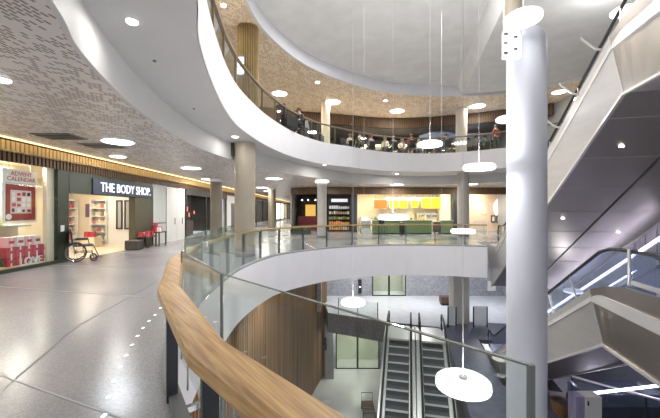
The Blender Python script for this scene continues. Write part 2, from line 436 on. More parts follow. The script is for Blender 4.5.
# ================================================================== floors, slabs, ceilings
out0 = [(-8.5, -3), (14, -3), (14, 31), (1, 31), (-3.2, 31), (-3.2, 72), (-8.5, 72)]
struct(MB().plate(out0, [void0], -.03, 0).build('floor', M['terrazzo']))
struct(MB().plate([(-8.9, -3), (14.2, -3), (14.2, 31.2), (-8.9, 31.2)], [void0], -1.45, -.032).build('trim_1', M['white']))
struct(MB().plate([(-13.5, -3), (14.2, -3), (14.2, 30), (-13.5, 30)], [void1], Z2, ZL1 - .03).build('trim_2', M['white']))
struct(MB().plate([(-13.5, -3), (14, -3), (14, 30), (-13.5, 30)], [void1], ZL1 - .03, ZL1).build('floor', M['floor2']))
# soffit over the void edge: a band steps down to the perforated ceiling
bandv = band + [Vector((14.2, -1.5, 0))]
struct(MB().plate([(-13.4, -3), (14.3, -3), (14.3, 30), (1, 30), (-3.2, 72), (-13.4, 72)], [bandv], Z1, Z1 + .05, sides=False).build('ceiling', M['perf']))
bm_ = MB().sweep(lift(band, Z1), [(0, -.01), (.06, -.01), (.06, Z2 - Z1), (0, Z2 - Z1)])
struct(bm_.build('trim_3', M['soffit'], smooth=True))
struct(ribbon(lift(offset(edge1, .012), Z2 - .004), lift(offset(edge1, .012), ZL1 + .02), MB()).build('trim_4', M['white'], smooth=True))
# soffit plate between the void and the band (grey, 4 mm below the slab)
sm = MB(); 
struct(MB().plate([(p.x, p.y) for p in bandv], [void1], Z2 - .006, Z2 - .002, sides=False).build('ceiling', M['soffit']))
# level above
struct(MB().plate([(-13.4, -3), (14.3, -3), (14.3, 31), (-13.4, 31)], [rimv], ZC1, ZC1 + .05, sides=False).build('ceiling', M['perf_warm']))
struct(MB().sweep(lift(rim, ZC1), [(0, -.015), (.10, -.015), (.10, ZC2 - ZC1), (0, ZC2 - ZC1)]).build('trim_5', M['white'], smooth=True))
struct(MB().box(-13.4, 14.3, -3, 31, ZC2, ZC2 + .1).build('ceiling', M['ceil']))
# dropped bulkhead at the right of the roof recess
b0 = Vector((5.43, 11.37, 0)) - U * 12; b1 = Vector((5.43, 11.37, 0)) + U * 8.1
c0 = b0 + V * .42; c1 = b1 + V * .42
struct(MB().add([(b0.x, b0.y, ZC2), (b1.x, b1.y, ZC2), (c1.x, c1.y, ZC1 + .06), (c0.x, c0.y, ZC1 + .06), (c0.x + 9, c0.y - 2, ZC1 + .06), (c1.x + 8, c1.y - 2, ZC1 + .06)], [(0, 1, 2, 3), (3, 2, 5, 4)]).build('trim_6', M['ceil']))
# lower levels
struct(MB().plate([(-.9, 30), (-.13, 22.16), (3.2, 20.5), (6.62, 19.35), (14, 19.0), (14, 30)], [], ZM - 1.3, ZM - .03).build('trim_7', M['stoned']))
struct(MB().plate([(-.9, 30), (-.13, 22.16), (3.2, 20.5), (6.62, 19.35), (7.0, 19.35), (7.4, 20.6), (14, 19.4), (14, 30)], [], ZM - .03, ZM).build('floor', M['landing']))
e2o = Vector((5.4, 6.87, 0))
def pit(o, s0, s1, w0, w1): return [o + U * s0 + V * w0, o + U * s1 + V * w0, o + U * s1 + V * w1, o + U * s0 + V * w1]
pit2 = [(p.x, p.y) for p in pit(e2o, 6.2, 11.0, -.08, 2.0)]
pit4 = [(p.x, p.y) for p in pit(e2o, 10.0, 13.62, 3.42, 5.5)]
struct(MB().plate([(6.68, 19.3), (3.75, 7.2), (2.4, 1.2), (14, 1.2), (14, 19.36), (7.42, 20.55)], [pit2, pit4], ZM - .6, ZM).build('floor', M['carpet']))
lo_o = Vector((2.92, 17.95, 0))
def lpit(s0, s1, w0, w1): return [lo_o - U * s0 + V * w0, lo_o - U * s1 + V * w0, lo_o - U * s1 + V * w1, lo_o - U * s0 + V * w1]
pit3 = [(p.x, p.y) for p in lpit(6.5, 11.2, -.1, 3.6)]
struct(MB().plate([(-8, -3), (14, -3), (14, 30), (-8, 30)], [pit3], ZLL - .1, ZLL).build('floor', M['floor2']))
# ------------------------------------------------------------------ lower walls
wl = spline([(-2.3, 1.0), (-2.75, 5), (-2.85, 9), (-2.6, 13), (-1.9, 18), (-1.15, 21.8), (-.25, 25)], 10)
struct(ribbon(lift(wl, ZLL), lift(wl, -1.46)).build('wall_left', M['slatb']))
sl = MB()
for p, q in zip(resample(wl, .19), resample(wl, .19)[1:]):
    d = (q - p).normalized(); n = Vector((d.y, -d.x, 0)); c = p + n * .02
    a = c - d * .055; b = c + d * .055
    sl.hexa([(*(a - n * .02).xy, ZLL), (*(b - n * .02).xy, ZLL), (*(b + n * .02).xy, ZLL), (*(a + n * .02).xy, ZLL), (*(a - n * .02).xy, -1.47), (*(b - n * .02).xy, -1.47), (*(b + n * .02).xy, -1.47), (*(a + n * .02).xy, -1.47)])
struct(sl.build('trim_8', M['wallslat']))
def wall_gap(x0, x1, g0, g1, y, z0, z1, zg):
    struct(MB().box(x0, g0, y, y + .2, z0, z1).box(g1, x1, y, y + .2, z0, z1).box(g0, g1, y, y + .2, zg, z1).build('wall_back', M['stone']))
wall_gap(-.9, 14, 3.4, 6.1, 26.6, ZM, -1.45, ZM + 2.6)
wall_gap(-.35, 14, .45, 3.75, 25.2, ZLL, ZM - 1.3, ZLL + 2.75)
struct(MB().box(14, 14.2, -3, 31, ZLL, ZC2).build('wall_right', M['grey']))
struct(MB().box(-.9, -.6, 22.4, 26.7, ZM, -1.45).build('wall_left', M['stone']))
# ------------------------------------------------------------------ seams inlaid in the walkway floor
seamA = spline([(-2.3, 1.6), (-2.96, 2.96), (-3.25, 3.76), (-3.55, 4.6), (-3.72, 5.7), (-3.9, 6.9), (-4.1, 9), (-3.95, 11), (-3.5, 13), (-2, 16)], 8)
struct(MB().sweep(lift(seamA, .0), [(-.014, .001), (.014, .001), (.014, .003), (-.014, .003)]).build('trim_9', M['post']))
sB = MB()
for a, b in [((-1.3, 2.45), (-3.28, 3.28)), ((-3.28, 3.28), (-8.4, 5.3)), ((-2.45, 6.0), (-8.4, 7.4)), ((-2.7, 9.2), (-8.4, 9.9)), ((-2.6, 12), (-8.4, 13))]:
    sB.bar((*a, .002), (*b, .002), .02, .003)
struct(sB.build('trim_10', mat('seam grey', (.33, .33, .34), .4)))
# ================================================================== big slat fascia along the shops
def slat_run(name, pts, z0, z1, step, wd, th, m, back, label, cat='fascia', parent=None):
    base = parent or thing('slat_fascia', (pts[0].x, pts[0].y, z0), label, cat)
    ribbon(lift(pts, z0), lift(pts, z1)).build('backing', back, base)
    s = MB(); P = resample(pts, step)
    for p, q in zip(P, P[1:]):
        d = (q - p).normalized(); n = Vector((d.y, -d.x, 0))
        a = p + n * .01 - d * wd / 2; b = p + n * .01 + d * wd / 2
        s.hexa([(*a.xy, z0), (*b.xy, z0), (*(b + n * th).xy, z0), (*(a + n * th).xy, z0), (*a.xy, z1), (*b.xy, z1), (*(b + n * th).xy, z1), (*(a + n * th).xy, z1)])
    s.build(name, m, base)
    return base
run = [Vector((XW + .02, y, 0)) for y in range(1, 71)]
fx = slat_run('slats', run, 2.93, 3.22, .13, .075, .05, M['slatd'], M['slatb'], 'long slatted timber fascia above the walkway shopfronts, lit gold along its top')
run2 = [p + Vector((.22, 0, 0)) for p in run]
slat_run('upper_slats', run2, 3.20, 3.43, .13, .085, .05, M['slat_glow'], M['slat_glow'], '', parent=fx)
MB().box(XW, XW + .24, 1, 71, 3.19, 3.21).build('ledge', M['slat_glow'], fx)
MB().box(XW + .36, XW + .40, 1, 71, Z1 - .035, Z1 - .004).build('light_strip', M['cove'], fx)
# far bulkheads
farl = spline([(-3.24, 60), (-3.24, 40), (-3.27, 29), (-2.9, 26.6), (-1.4, 25.7), (.5, 25.6), (3, 25.8), (13.9, 25.9)], 12)
slat_run('slats', farl, 2.93, 3.48, .14, .08, .05, M['slatd'], M['slatb'], 'curved slatted timber bulkhead above the cafe and the far shops on the walkway level')
up = spline([(-8.9, 18.6), (-6, 20.4), (-2.5, 22.0), (.7, 22.9), (3, 23.6), (5, 23.8), (7.2, 23.5), (9.6, 22.7), (12, 21.6), (13.9, 20.5)], 10)
slat_run('slats', up, 7.62, 8.33, .15, .08, .05, M['slatd'], M['slatb'], 'curved brown slatted bulkhead over the restaurant on the upper level')
# walls that close the place
struct(MB().box(-13.4, -13.2, -3, 31, 0, ZC2).build('wall_left', M['grey']))
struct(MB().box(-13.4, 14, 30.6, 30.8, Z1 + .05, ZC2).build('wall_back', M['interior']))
struct(MB().box(-8.7, -3.0, 71.5, 71.7, 0, Z1).build('wall_back', M['whitepanel']))
struct(MB().box(-3.2, -3.1, 26.6, 71.5, 0, 2.95).build('wall_right', M['grey']))
# ================================================================== columns
def column(loc, r, z0, z1, m, label, collar=None, n=40, name='round_column'):
    t = thing(name, (loc[0], loc[1], z0), label, 'column')
    MB().lathe((loc[0], loc[1], 0), [(r, z0), (r, z1)], n).build('shaft', m, t, smooth=True)
    if collar: MB().lathe((loc[0], loc[1], 0), [(r + .05, z1 - collar), (r + .05, z1 - .01)], n).build('collar', M['lamprim'], t, smooth=True)
    MB().lathe((loc[0], loc[1], 0), [(r + .012, z0), (r + .012, z0 + .10)], n).build('base_ring', M['post'], t, smooth=True)
    return t
column((-3.09, 12.0), .365, 0, Z2 - .008, M['column'], 'thick taupe round column standing close behind the curved glass railing')
b = MB().box(-3.60, -3.47, 11.9, 12.15, 3.62, Z2 - .01).build('speaker_box', M['interior']); tag(b, 'small dark box fixed high beside the thick taupe column', 'box')
column((-6.55, 19.0), .33, 0, Z1 - .005, M['columnd'], 'taupe round column with a pale collar in front of the dark shop', .2)
column((-4.75, 27.0), .3, 0, Z1 - .005, M['columnd'], 'slim taupe column at the mouth of the long shopping corridor', .12)
column((-.5, 20.6), .29, 0, Z1 - .005, M['columng'], 'pale grey column with a glowing ring lamp at its top, in front of the far shops')
column((8.72, 21.6), .37, 0, Z2 - .008, M['columng'], 'grey column standing right of the lit cafe counter on the walkway level')
column((8.60, 21.6), .36, ZL1, ZC1 - .02, M['paleb'], 'beige column rising through the upper level restaurant to its ceiling')
column((-.27, 20.3), .27, ZL1, ZC1 - .02, M['pale'], 'cream column among the tables on the upper level, behind the brown handrail')
# column wrapped in rods on the upper level
t = thing('rod_column', (-3.0, 12.1, ZL1), 'column wrapped in vertical bronze rods on the upper level', 'column')
MB().lathe((-3.0, 12.1, 0), [(.31, ZL1), (.31, ZC1 - .02)], 32).build('core', M['slatb'], t, smooth=True)
rods = MB()
for k in range(30):
    a = 2 * math.pi * k / 30
    rods.tube([(-3.0 + .36 * math.cos(a), 12.1 + .36 * math.sin(a), ZL1), (-3.0 + .36 * math.cos(a), 12.1 + .36 * math.sin(a), ZC1 - .02)], .022, 6)
rods.build('rods', M['gold'], t, smooth=True)
# big white column at the right with a rounded head and the slimmer beige shaft above
wc = (4.26, 7.16)
t = thing('white_column', (wc[0], wc[1], ZM), 'tall white column with a rounded head in front of the steel escalators', 'column')
zt = EYE + 186 / F * 7.1
prof = [(.385, ZM), (.385, zt - .42)] + [(.385 * math.cos(a), zt - .42 + .42 * math.sin(a)) for a in [R(10 * k) for k in range(1, 9)]] + [(.03, zt)]
MB().lathe((*wc, 0), prof, 48).build('shaft', M['colwhite'], t, smooth=True)
MB().lathe((wc[0] - .27, wc[1] + .05, 0), [(.19, zt - .5), (.19, ZC2)], 24).build('upper_shaft', M['column'], t, smooth=True)
cb = thing('cable_plate', (3.78, 6.72, 4.6), 'white service plate with dark cable slots on the head of the tall white column', 'plate')
pc = at(513.5, 43, 6.66)
MB().box(pc.x - .17, pc.x + .17, 6.66, 6.80, pc.z - .28, pc.z + .28).build('plate', M['white'], cb, bevel=.01)
for (sx, sz) in ((.04, .12), (.04, -.12), (-.155, .18), (-.155, 0), (-.155, -.2)):
    MB().box(pc.x + sx - .035, pc.x + sx + .035, 6.645, 6.665, pc.z + sz - .018, pc.z + sz + .018).build('cable_slot', M['black'], cb)
# pillar on the lower landing
t = thing('square_pillar', (7.93, 19.9, ZM), 'beige square pillar rising from the lower landing beside the glass fence', 'pillar')
MB().box(7.45, 8.42, 19.9, 20.7, ZM, -1.46).build('shaft', M['paleb'], t, bevel=.02)
# ================================================================== railings
def railing(name, path, zb, label, zglass, zrail, mrail, prof, step, inset, mglass, split=2.0, cat='railing', postw=.06, skip_glass=None):
    t = thing(name, (path[0].x, path[0].y, zb), label, cat)
    g = resample(path, split)
    for i, (a, b) in enumerate(zip(g, g[1:])):
        zt = zglass(i, a, b) if callable(zglass) else zglass
        d = (b - a).normalized() * .012
        MB().bar((*(a + d).xy, (zb - .25 + zt) / 2), (*(b - d).xy, (zb - .25 + zt) / 2), .014, zt - zb + .25).build('glass_pane', mglass, t)
    return t, g
rail_prof = lambda w, h: [(-w / 2, -h), (w / 2, -h), (w / 2, -.012), (w / 2 - .012, 0), (-w / 2 + .012, 0), (-w / 2, -.012)]
# walkway level
near = [Vector((-.92, 2.80, 0)), Vector((.70, 1.135, 0))]
t0 = thing('glass_railing', (-2.3, 6, 0), 'curved glass railing with thick oak handrail and steel posts around the atrium edge', 'railing')
i0 = min(range(len(edge0)), key=lambda i: (edge0[i] - Vector((-2.03, 4.5, 0))).length)
far_path = edge0[i0:]
panes = [(near[1], near[0], 1.10), (near[0], Vector((-1.99, 4.42, 0)), 1.10)]
P = resample(far_path, 1.35)
panes += [(a, b, 1.27 if a.y < 8.4 and a.x < -2 else 1.02) for a, b in zip(P, P[1:])]
for k, (a, b, zt) in enumerate(panes):
    d = (b - a).normalized() * .008
    zb = -.35 if k < 2 else .03
    if k >= 2:
        n_ = Vector((d.y, -d.x, 0)).normalized() * (.05 if zt > 1.1 else -.04); a = a + n_; b = b + n_
    gp = MB().bar((*(a + d).xy, (zt + zb) / 2), (*(b - d).xy, (zt + zb) / 2), .016, zt - zb).build('glass_pane', M['glass'] if k < 2 or zt < 1.1 else M['glassg'], t0)
    # ground edges of the pane
    e = MB()
    e.bar((*(a + d).xy, zt - .004), (*(b - d).xy, zt - .003), .0165, .006)
    if k < 3:
        for q in (a + d, b - d): e.bar((*q.xy, zb), (*q.xy, zt), .018, .014 if k else .02)
    e.build('pane_edge', M['edged'] if k in (0, 1) else M['glassedge'], gp)
hr = [Vector(p + (0,)) for p in [(.62, .42), (.10, .93), (-.635, 1.70), (-1.45, 2.98), (-2.20, 4.70)]]
far_in = offset(resample(spline([(p.x, p.y) for p in far_path], 1), 1.35), -.12)
hr_far = [p for p in far_in if p.y > 5.2 or p.x > 0]
hp = [Vector((p.x, p.y, .95)) for p in hr] + [Vector((p.x, p.y, 1.0)) for p in hr_far]
MB().sweep(hp[:5] + hp[5:6], [(-.085, -.105), (.085, -.105), (.095, -.09), (.095, -.02), (.075, 0), (-.075, 0), (-.095, -.02), (-.095, -.09)]).build('handrail', M['oak'], t0)
MB().sweep(hp[5:], rail_prof(.09, .06)).build('handrail', M['oak'], t0)
def post(q, zt, d, w=.08, th=.022):
    return MB().bar((q.x, q.y, -.02), (q.x, q.y, zt), w, th, up=(d.x, d.y, 0)).build('post', M['dark'], t0)
for (x, y, w) in ((-1.355, 2.83, .09), (-.60, 1.65, .085)):
    d = Vector((.64, -.77, 0)); post(Vector((x, y, 0)), .86, Vector((.77, .64, 0)) if False else d, w, .03)
    MB().bar((x + .10, y + .08, .05), (x + .10, y + .08, .8), .012, .012).build('pane_clamp', M['chrome'], t0)
    MB().bar((x + .02, y + .02, -.12), (x + .46, y + .40, -.12), .05, .05).build('pane_bracket', M['chrome'], t0)
for q, q2 in zip(far_in, far_in[1:]):
    if q.y > 5.2 or q.x > 0: post(q, .95, (q2 - q).normalized(), .085, .03)
sh = offset(edge0[:i0 + 1], -.06)
MB().sweep(lift(sh, 0), [(-.05, 0), (.05, 0), (.05, .06), (-.05, .06)]).build('base_shoe', M['post'], t0)
MB().sweep(lift(offset(far_path, -.05), 0), [(-.03, 0), (.03, 0), (.03, .04), (-.03, .04)]).build('base_shoe', M['grey'], t0)
MB().bar((-2.33, 6.12, .96), (-2.33, 6.12, 1.06), .10, .10).build('notice_plate', M['paper'], t0)
# upper level
t1 = thing('upper_railing', (-2.6, 9, ZL1), 'glass railing with brown handrail along the curved white edge of the upper level', 'railing')
up_in = offset(edge1, -.12)
P = resample(up_in, 1.3)
for a, b in zip(P, P[1:]):
    d = (b - a).normalized() * .02
    MB().bar((*(a + d).xy, ZL1 + .47), (*(b - d).xy, ZL1 + .47), .012, .86).build('glass_pane', M['glass'], t1)
    MB().bar((*a.xy, ZL1), (*a.xy, ZL1 + .97), .06, .025, up=(d.x, d.y, 0)).build('post', M['brownrail'], t1)
MB().sweep(lift(P, ZL1 + 1.02), rail_prof(.10, .07)).build('handrail', M['brownrail'], t1)
# railing of the lower landing
t = thing('landing_fence', (3, 20.7, ZM), 'glass fence along the edge of the lower landing left of the escalators', 'railing')
A = Vector((.55, 21.95, 0)); B = Vector((3.0, 20.75, 0))
for k in range(2):
    a = A.lerp(B, k / 2 + .01); b = A.lerp(B, k / 2 + .49)
    MB().bar((*a.xy, ZM + .55), (*b.xy, ZM + .55), .014, 1.0).build('glass_pane', M['glass'], t)
for k in range(3):
    a = A.lerp(B, k / 2); MB().bar((*a.xy, ZM), (*a.xy, ZM + 1.08), .05, .05).build('post', M['post'], t)
for (x0, x1, lab) in ((6.95, 7.42, 'short glass and steel fence left of the beige pillar on the lower landing'), (8.45, 9.25, 'short glass and steel fence right of the beige pillar on the lower landing')):
    t = thing('landing_fence', (x0, 19.42, ZM), lab, 'railing')
    MB().box(x0 + .04, x1 - .04, 19.42, 19.44, ZM + .1, ZM + 1.15).build('glass_pane', M['frost'], t)
    for x in (x0, x1): MB().box(x - .03, x + .03, 19.40, 19.46, ZM, ZM + 1.2).build('post', M['dark'], t)
    MB().box(x0, x1, 19.41, 19.45, ZM + 1.17, ZM + 1.22).build('handrail', M['paleb'], t)
# ================================================================== escalators
PROF_TOP = [(-3.6, .33), (-2, .33), (-1.2, .30), (-.6, .20), (-.3, .10), (0, 0)]
def escalator(label, o, u, v, rise, W=1.9, top=3.6, bot=1.5, depth=1.12, slant=.24, curb=True, mside=None, mside2=None, msoff=None,
              steps=True, glass=None, led=None, brackets=False, slantr=None, dip=0, joints=False, lipsides=(0, 1), perp=False, hz=.92, lips=True, skirt_w=.24, soffit_lamps=(), handrail_r=.035):
    slr = slant if slantr is None else slantr
    run = rise / math.tan(R(30)); tn = math.tan(R(30))
    P = lambda s, w, z: o + u * s + v * w + Vector((0, 0, z))
    t = thing('escalator', tuple(P(0, W / 2, -rise)), label, 'escalator')
    tops = ([(-top, .33), (-2, .33), (-1.2, .30), (-.6, .20), (-.3, .10), (0, 0)] if curb else [(-top, .02), (0, 0)]) + [(run, -rise), (run + bot, -rise)]
    def topz(s):
        for (a, za), (b, zb) in zip(tops, tops[1:]):
            if a <= s <= b: return za + (zb - za) * (s - a) / (b - a)
        return tops[-1][1]
    def botz(s):
        if s <= 0: return -depth
        return max(-rise - depth - dip, -depth - tn * s)
    ss = [-top, -2.6, -2, -1.2, -.6, -.3, 0, run, run + .35, run + bot] if curb else [-top, 0, run, run + .35, run + bot]
    ss = [s for s in ss if s >= -top]
    # side claddings: the level part and the incline are separate sheets
    for side in (0, 1):
        for nm, lo, hi, mm in (('level_cladding', -top, 0, mside2 or mside), ('incline_cladding', 0, run + bot, mside)):
            q = [s for s in ss if lo <= s <= hi]
            m = MB()
            wt = lambda s: 0 if side == 0 else W
            wb = slant if side == 0 else W - slr
            k = .03 if side == 0 else -.03
            a = [P(s, wt(s), topz(s)) for s in q]; b = [P(s, wb, botz(s)) for s in q]
            c = [p + v * k for p in a]; d = [p + v * k for p in b]; n = len(q)
            fs = []
            for i in range(n - 1):
                fs += [(i, i + 1, n + i + 1, n + i), (2 * n + i + 1, 2 * n + i, 3 * n + i, 3 * n + i + 1), (i + 1, i, 2 * n + i, 2 * n + i + 1), (n + i, n + i + 1, 3 * n + i + 1, 3 * n + i)]
            fs += [(0, n, 3 * n, 2 * n), (n - 1, 3 * n - 1, 4 * n - 1, 2 * n - 1)]
            m.add(a + b + c + d, fs).build(nm, mm, t)
            if lips and side in lipsides:
                m2 = MB()
                e = [p + Vector((0, 0, -.02)) for p in b]
                for p, r in zip(e, e[1:]): m2.bar(p, r, .06, .05)
                m2.build('edge_trim', M['bracket'], t)
    q = [s for s in ss]
    a = [P(s, slant, botz(s)) for s in q]; b = [P(s, W - slr, botz(s)) for s in q]
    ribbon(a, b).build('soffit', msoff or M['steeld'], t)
    if joints:
        jm = 0
        for k in range(int(run / 1.15)):
            s = .6 + k * 1.15; d_ = Vector((0, 0, -.004)); MB().bar(P(s, slant, botz(s)) + d_, P(s, W - slr, botz(s)) + d_, .02, .006).build('soffit_joint', M['steelp'], t)
    # closing plate at the lower end and the crease of the flank
    q0 = run + bot
    MB().hexa([P(q0 - .03, slant, botz(q0)), P(q0 - .03, W - slr, botz(q0)), P(q0, W - slr, botz(q0)), P(q0, slant, botz(q0)), P(q0 - .03, 0, topz(q0) - .03), P(q0 - .03, W, topz(q0) - .03), P(q0, W, topz(q0) - .03), P(q0, 0, topz(q0) - .03)]).build('end_plate', mside, t)
    MB().bar(P(0, -.006, 0), P(0, slant - .006, -depth), .03, .012, up=tuple(v)).build('crease_strip', M['steelp'], t)
    for (ls, lw) in soffit_lamps:
        c = P(ls, lw, botz(ls) - .012)
        MB().lathe(c, [(.05, -.012), (.05, .01)], 12).build('soffit_lamp', M['lampw'], t)
    # decks beside the steps
    for side in (0, 1):
        w0, w1 = (.03, skirt_w + .10) if side == 0 else (W - skirt_w - .10, W - .03)
        q = [-top, 0, run, run + bot]
        m = MB(); f = lambda s: (.0 if s <= 0 else -tn * min(s, run)) - .03
        a = [P(s, w0, f(s)) for s in q]; b = [P(s, w1, f(s)) for s in q]; a2 = [p - Vector((0, 0, .22)) for p in a]; b2 = [p - Vector((0, 0, .22)) for p in b]
        n = 4; fs = []
        for i in range(3): fs += [(i, i + 1, n + i + 1, n + i), (2 * n + i, 3 * n + i, 3 * n + i + 1, 2 * n + i + 1), (n + i, n + i + 1, 3 * n + i + 1, 3 * n + i), (i, 2 * n + i, 2 * n + i + 1, i + 1)]
        m.add(a + b + a2 + b2, fs).build('deck', M['steelp'], t)
    sw0, sw1 = skirt_w + .10, W - skirt_w - .10
    if steps:
        ns = int(run / .4); 
        for k in range(ns):
            s0 = .15 + k * run / ns; s1 = s0 + run / ns; z = -tn * s1 + .05; zb = z - run / ns * tn
            m = MB(); m.hexa([P(s0, sw0, zb), P(s1, sw0, zb), P(s1, sw1, zb), P(s0, sw1, zb), P(s0, sw0, z), P(s1, sw0, z), P(s1, sw1, z), P(s0, sw1, z)])
            o2 = m.build('step', M['steptread'], t)
            MB().bar(P(s1 - .02, sw0 + .02, z + .003), P(s1 - .02, sw1 - .02, z + .003), .17, .006).build('step_nosing', M['stepline'], o2)
    for nm, s0, s1, z in (('top_plate', -top, .15, 0), ('bottom_plate', run - .1, run + bot, -rise)):
        m = MB(); m.hexa([P(s0, sw0, z - .08), P(s1, sw0, z - .08), P(s1, sw1, z - .08), P(s0, sw1, z - .08), P(s0, sw0, z + .015), P(s1, sw0, z + .015), P(s1, sw1, z + .015), P(s0, sw1, z + .015)])
        m.build(nm, M['steel'], t)
    # balustrades
    for side in (0, 1):
        w = skirt_w if side == 0 else W - skirt_w
        hl = min(top - .15, 1.5); bl = min(bot - .1, .9)
        path = [(-hl, hz)] + [(-.6, hz), (-.25, hz - .03), (.12, hz - .13)] + [(run - .1, hz - rise + .10), (run + .3, hz - rise), (run + bl, hz - rise)]
        low = lambda s: (0 if s <= 0 else -tn * min(s, run)) + .02
        q = [p[0] for p in path]
        a = [P(s, w, z) for s, z in path]; b = [P(s, w, low(s)) for s in q]
        th = v * .012
        m = MB(); n = len(q)
        vs = a + b + [p + th for p in a] + [p + th for p in b]; fs = []
        for i in range(n - 1): fs += [(i, i + 1, n + i + 1, n + i), (2 * n + i, 3 * n + i, 3 * n + i + 1, 2 * n + i + 1)]
        fs += [(0, n, 3 * n, 2 * n), (n - 1, 2 * n - 1, 4 * n - 1, 3 * n - 1)]
        m.add(vs, fs).build('balustrade_glass', (glass[side] if isinstance(glass, tuple) else glass) or M['glass'], t)
        loop = [P(-hl + .05, w, .12)] + [P(-hl - .26 * math.sin(a_) , w, (hz + .12) / 2 - (hz - .12) / 2 * math.cos(a_)) for a_ in [R(x) for x in range(30, 180, 30)]] + [P(s, w, z) for s, z in path] \
            + [P(run + bl + .26 * math.sin(a_), w, -rise + (hz + .12) / 2 + (hz - .12) / 2 * math.cos(a_)) for a_ in [R(x) for x in range(30, 180, 30)]] + [P(run + bl - .05, w, -rise + .12)]
        MB().tube(loop, handrail_r, 8).build('handrail', M['rubber'], t, smooth=True)
        if led and side in led:
            MB().tube([P(-.2, w - .03, hz - .06), P(.1, w - .03, hz - .17), P(run, w - .03, hz - rise + .0)], .04, 8).build('light_strip', M['led'], t)
            if led[side]: MB().tube([P(1.2, w - .03, hz - .06 - .6 - 1.2 * tn), P(run, w - .03, hz - .6 - rise)], .018, 8).build('light_strip', M['led'], t)
        if perp and side == 0:
            for s in (1.0, 2.3, 3.6, 4.9, 6.2):
                MB().bar(P(s, w - .02, -tn * s + .06), P(s + .38, w - .02, -tn * (s + .38) + hz - .12), .03, .02).build('glass_joint', M['bracket'], t)
        if brackets and side == 0:
            for s in (.25, 1.24, 2.18, 3.2):
                z = -tn * s
                MB().tube([P(s, .04, z + .0), P(s, -.10, z + .03), P(s, -.15, z + .07), P(s, -.36, z + .26), P(s, -.37, z + .31)], .024, 8).build('bracket', M['bracket'], t, smooth=True)
            for k in range(5):
                s = .3 + k * 1.75
                MB().bar(P(s, w - .02, -tn * s + .04), P(s, w - .02, -tn * s + hz - .06), .02, .015).build('glass_joint', M['bracket'], t)
    return t
M['steptread'] = mat('step tread', (.13, .135, .145), .55, .1)
M['stepline'] = mat('step edge', (.60, .61, .63), .5, .1)
e1o = Vector((5.5, 6.5, ZL1 - .17)); e2o3 = Vector((5.4, 6.87, 0.0))
lampsA = [(1.4, .95), (4.4, .95)]
escalator('steel clad escalator climbing overhead to the upper level, nearer the white column', e1o, U, V, 5.06, mside=M['steelp'], mside2=M['steel'], brackets=True, hz=.95, skirt_w=.37, bot=1.85, soffit_lamps=lampsA, slantr=0, dip=1.05, joints=True, lipsides=(0,))
escalator('second steel clad escalator climbing overhead, beyond the dark seam of the first', e1o + V * 1.97, U, V, 5.06, mside=M['steel'], hz=.95, bot=1.85, soffit_lamps=[(2.6, .9), (5.2, .9)], slant=0, dip=1.05, slantr=.24, joints=True, lipsides=(1,))
escalator('escalator with a broad brown steel flank descending from the walkway level to the lower landing', e2o3, U, V, 5.2, mside=M['steelp'], mside2=M['steelw'], glass=(M['glassb'], M['glassb']), hz=.9, perp=True)
escalator('escalator with violet light strips on its balustrade beside the broad steel flanked one', e2o3 + V * 3.5 + U * 3.95, U, V, 5.2, mside=M['steel'], glass=(M['glass'], M['glass']), hz=1.0, led={0: 1}, top=2.2, bot=.6, curb=False)
# two escalators going down from the lower landing
v2 = Vector((.972, -.233, 0)).normalized()
for k, lab in enumerate(('long escalator down from the lower landing, beside the pale lobby doors', 'long escalator down from the lower landing, beside the dark slate floor')):
    escalator(lab, lo_o + v2 * (k * 1.70) + Vector((0, 0, ZM)), -U, v2, 5.2, W=1.64, top=2.0, bot=1.4, slant=.06, curb=False, mside=M['steel'], lips=False, skirt_w=.20, hz=.95, handrail_r=.05)
# glass fence and post at the head of the escalators
t = thing('landing_barrier', (5.6, 5.9, 0), 'steel post with tinted glass barrier and pale kerb beside the head of the escalator', 'barrier')
q = e2o3 - U * .95 + V * .18
MB().tube([(q.x, q.y, .30), (q.x, q.y, .95)], .028, 10).build('post', M['bracket'], t)
a = e2o3 - U * 1.0 + V * .22; b = e2o3 - U * 2.8 + V * .22
MB().bar((*a.xy, .62), (*b.xy, .62), .014, .55).build('glass_pane', M['glassb'], t)
MB().bar((*a.xy, .36), (*b.xy, .36), .10, .07).build('kerb', M['bracket'], t)
# wall of violet glass panels behind the escalator heads
t = thing('panel_wall', (13.2, 14, 0), 'row of violet lit glass panels behind the heads of the escalators', 'partition')
for k in range(8):
    a = Vector((13.4, 15.4, 0)) - U * (k * .62) + V * .02 * k; b = a - U * .58
    MB().bar((*a.xy, .55), (*b.xy, .55), .03, 1.5).build('glass_panel', M['purple'], t)
MB().bar((13.4, 15.4, 1.36), (13.4 - U.x * 5, 15.4 - U.y * 5, 1.36), .06, .08).build('top_rail', M['chrome'], t)
MB().bar((13.4, 15.4, -.16), (13.4 - U.x * 5, 15.4 - U.y * 5, -.16), .08, .10).build('base_rail', M['bracket'], t)
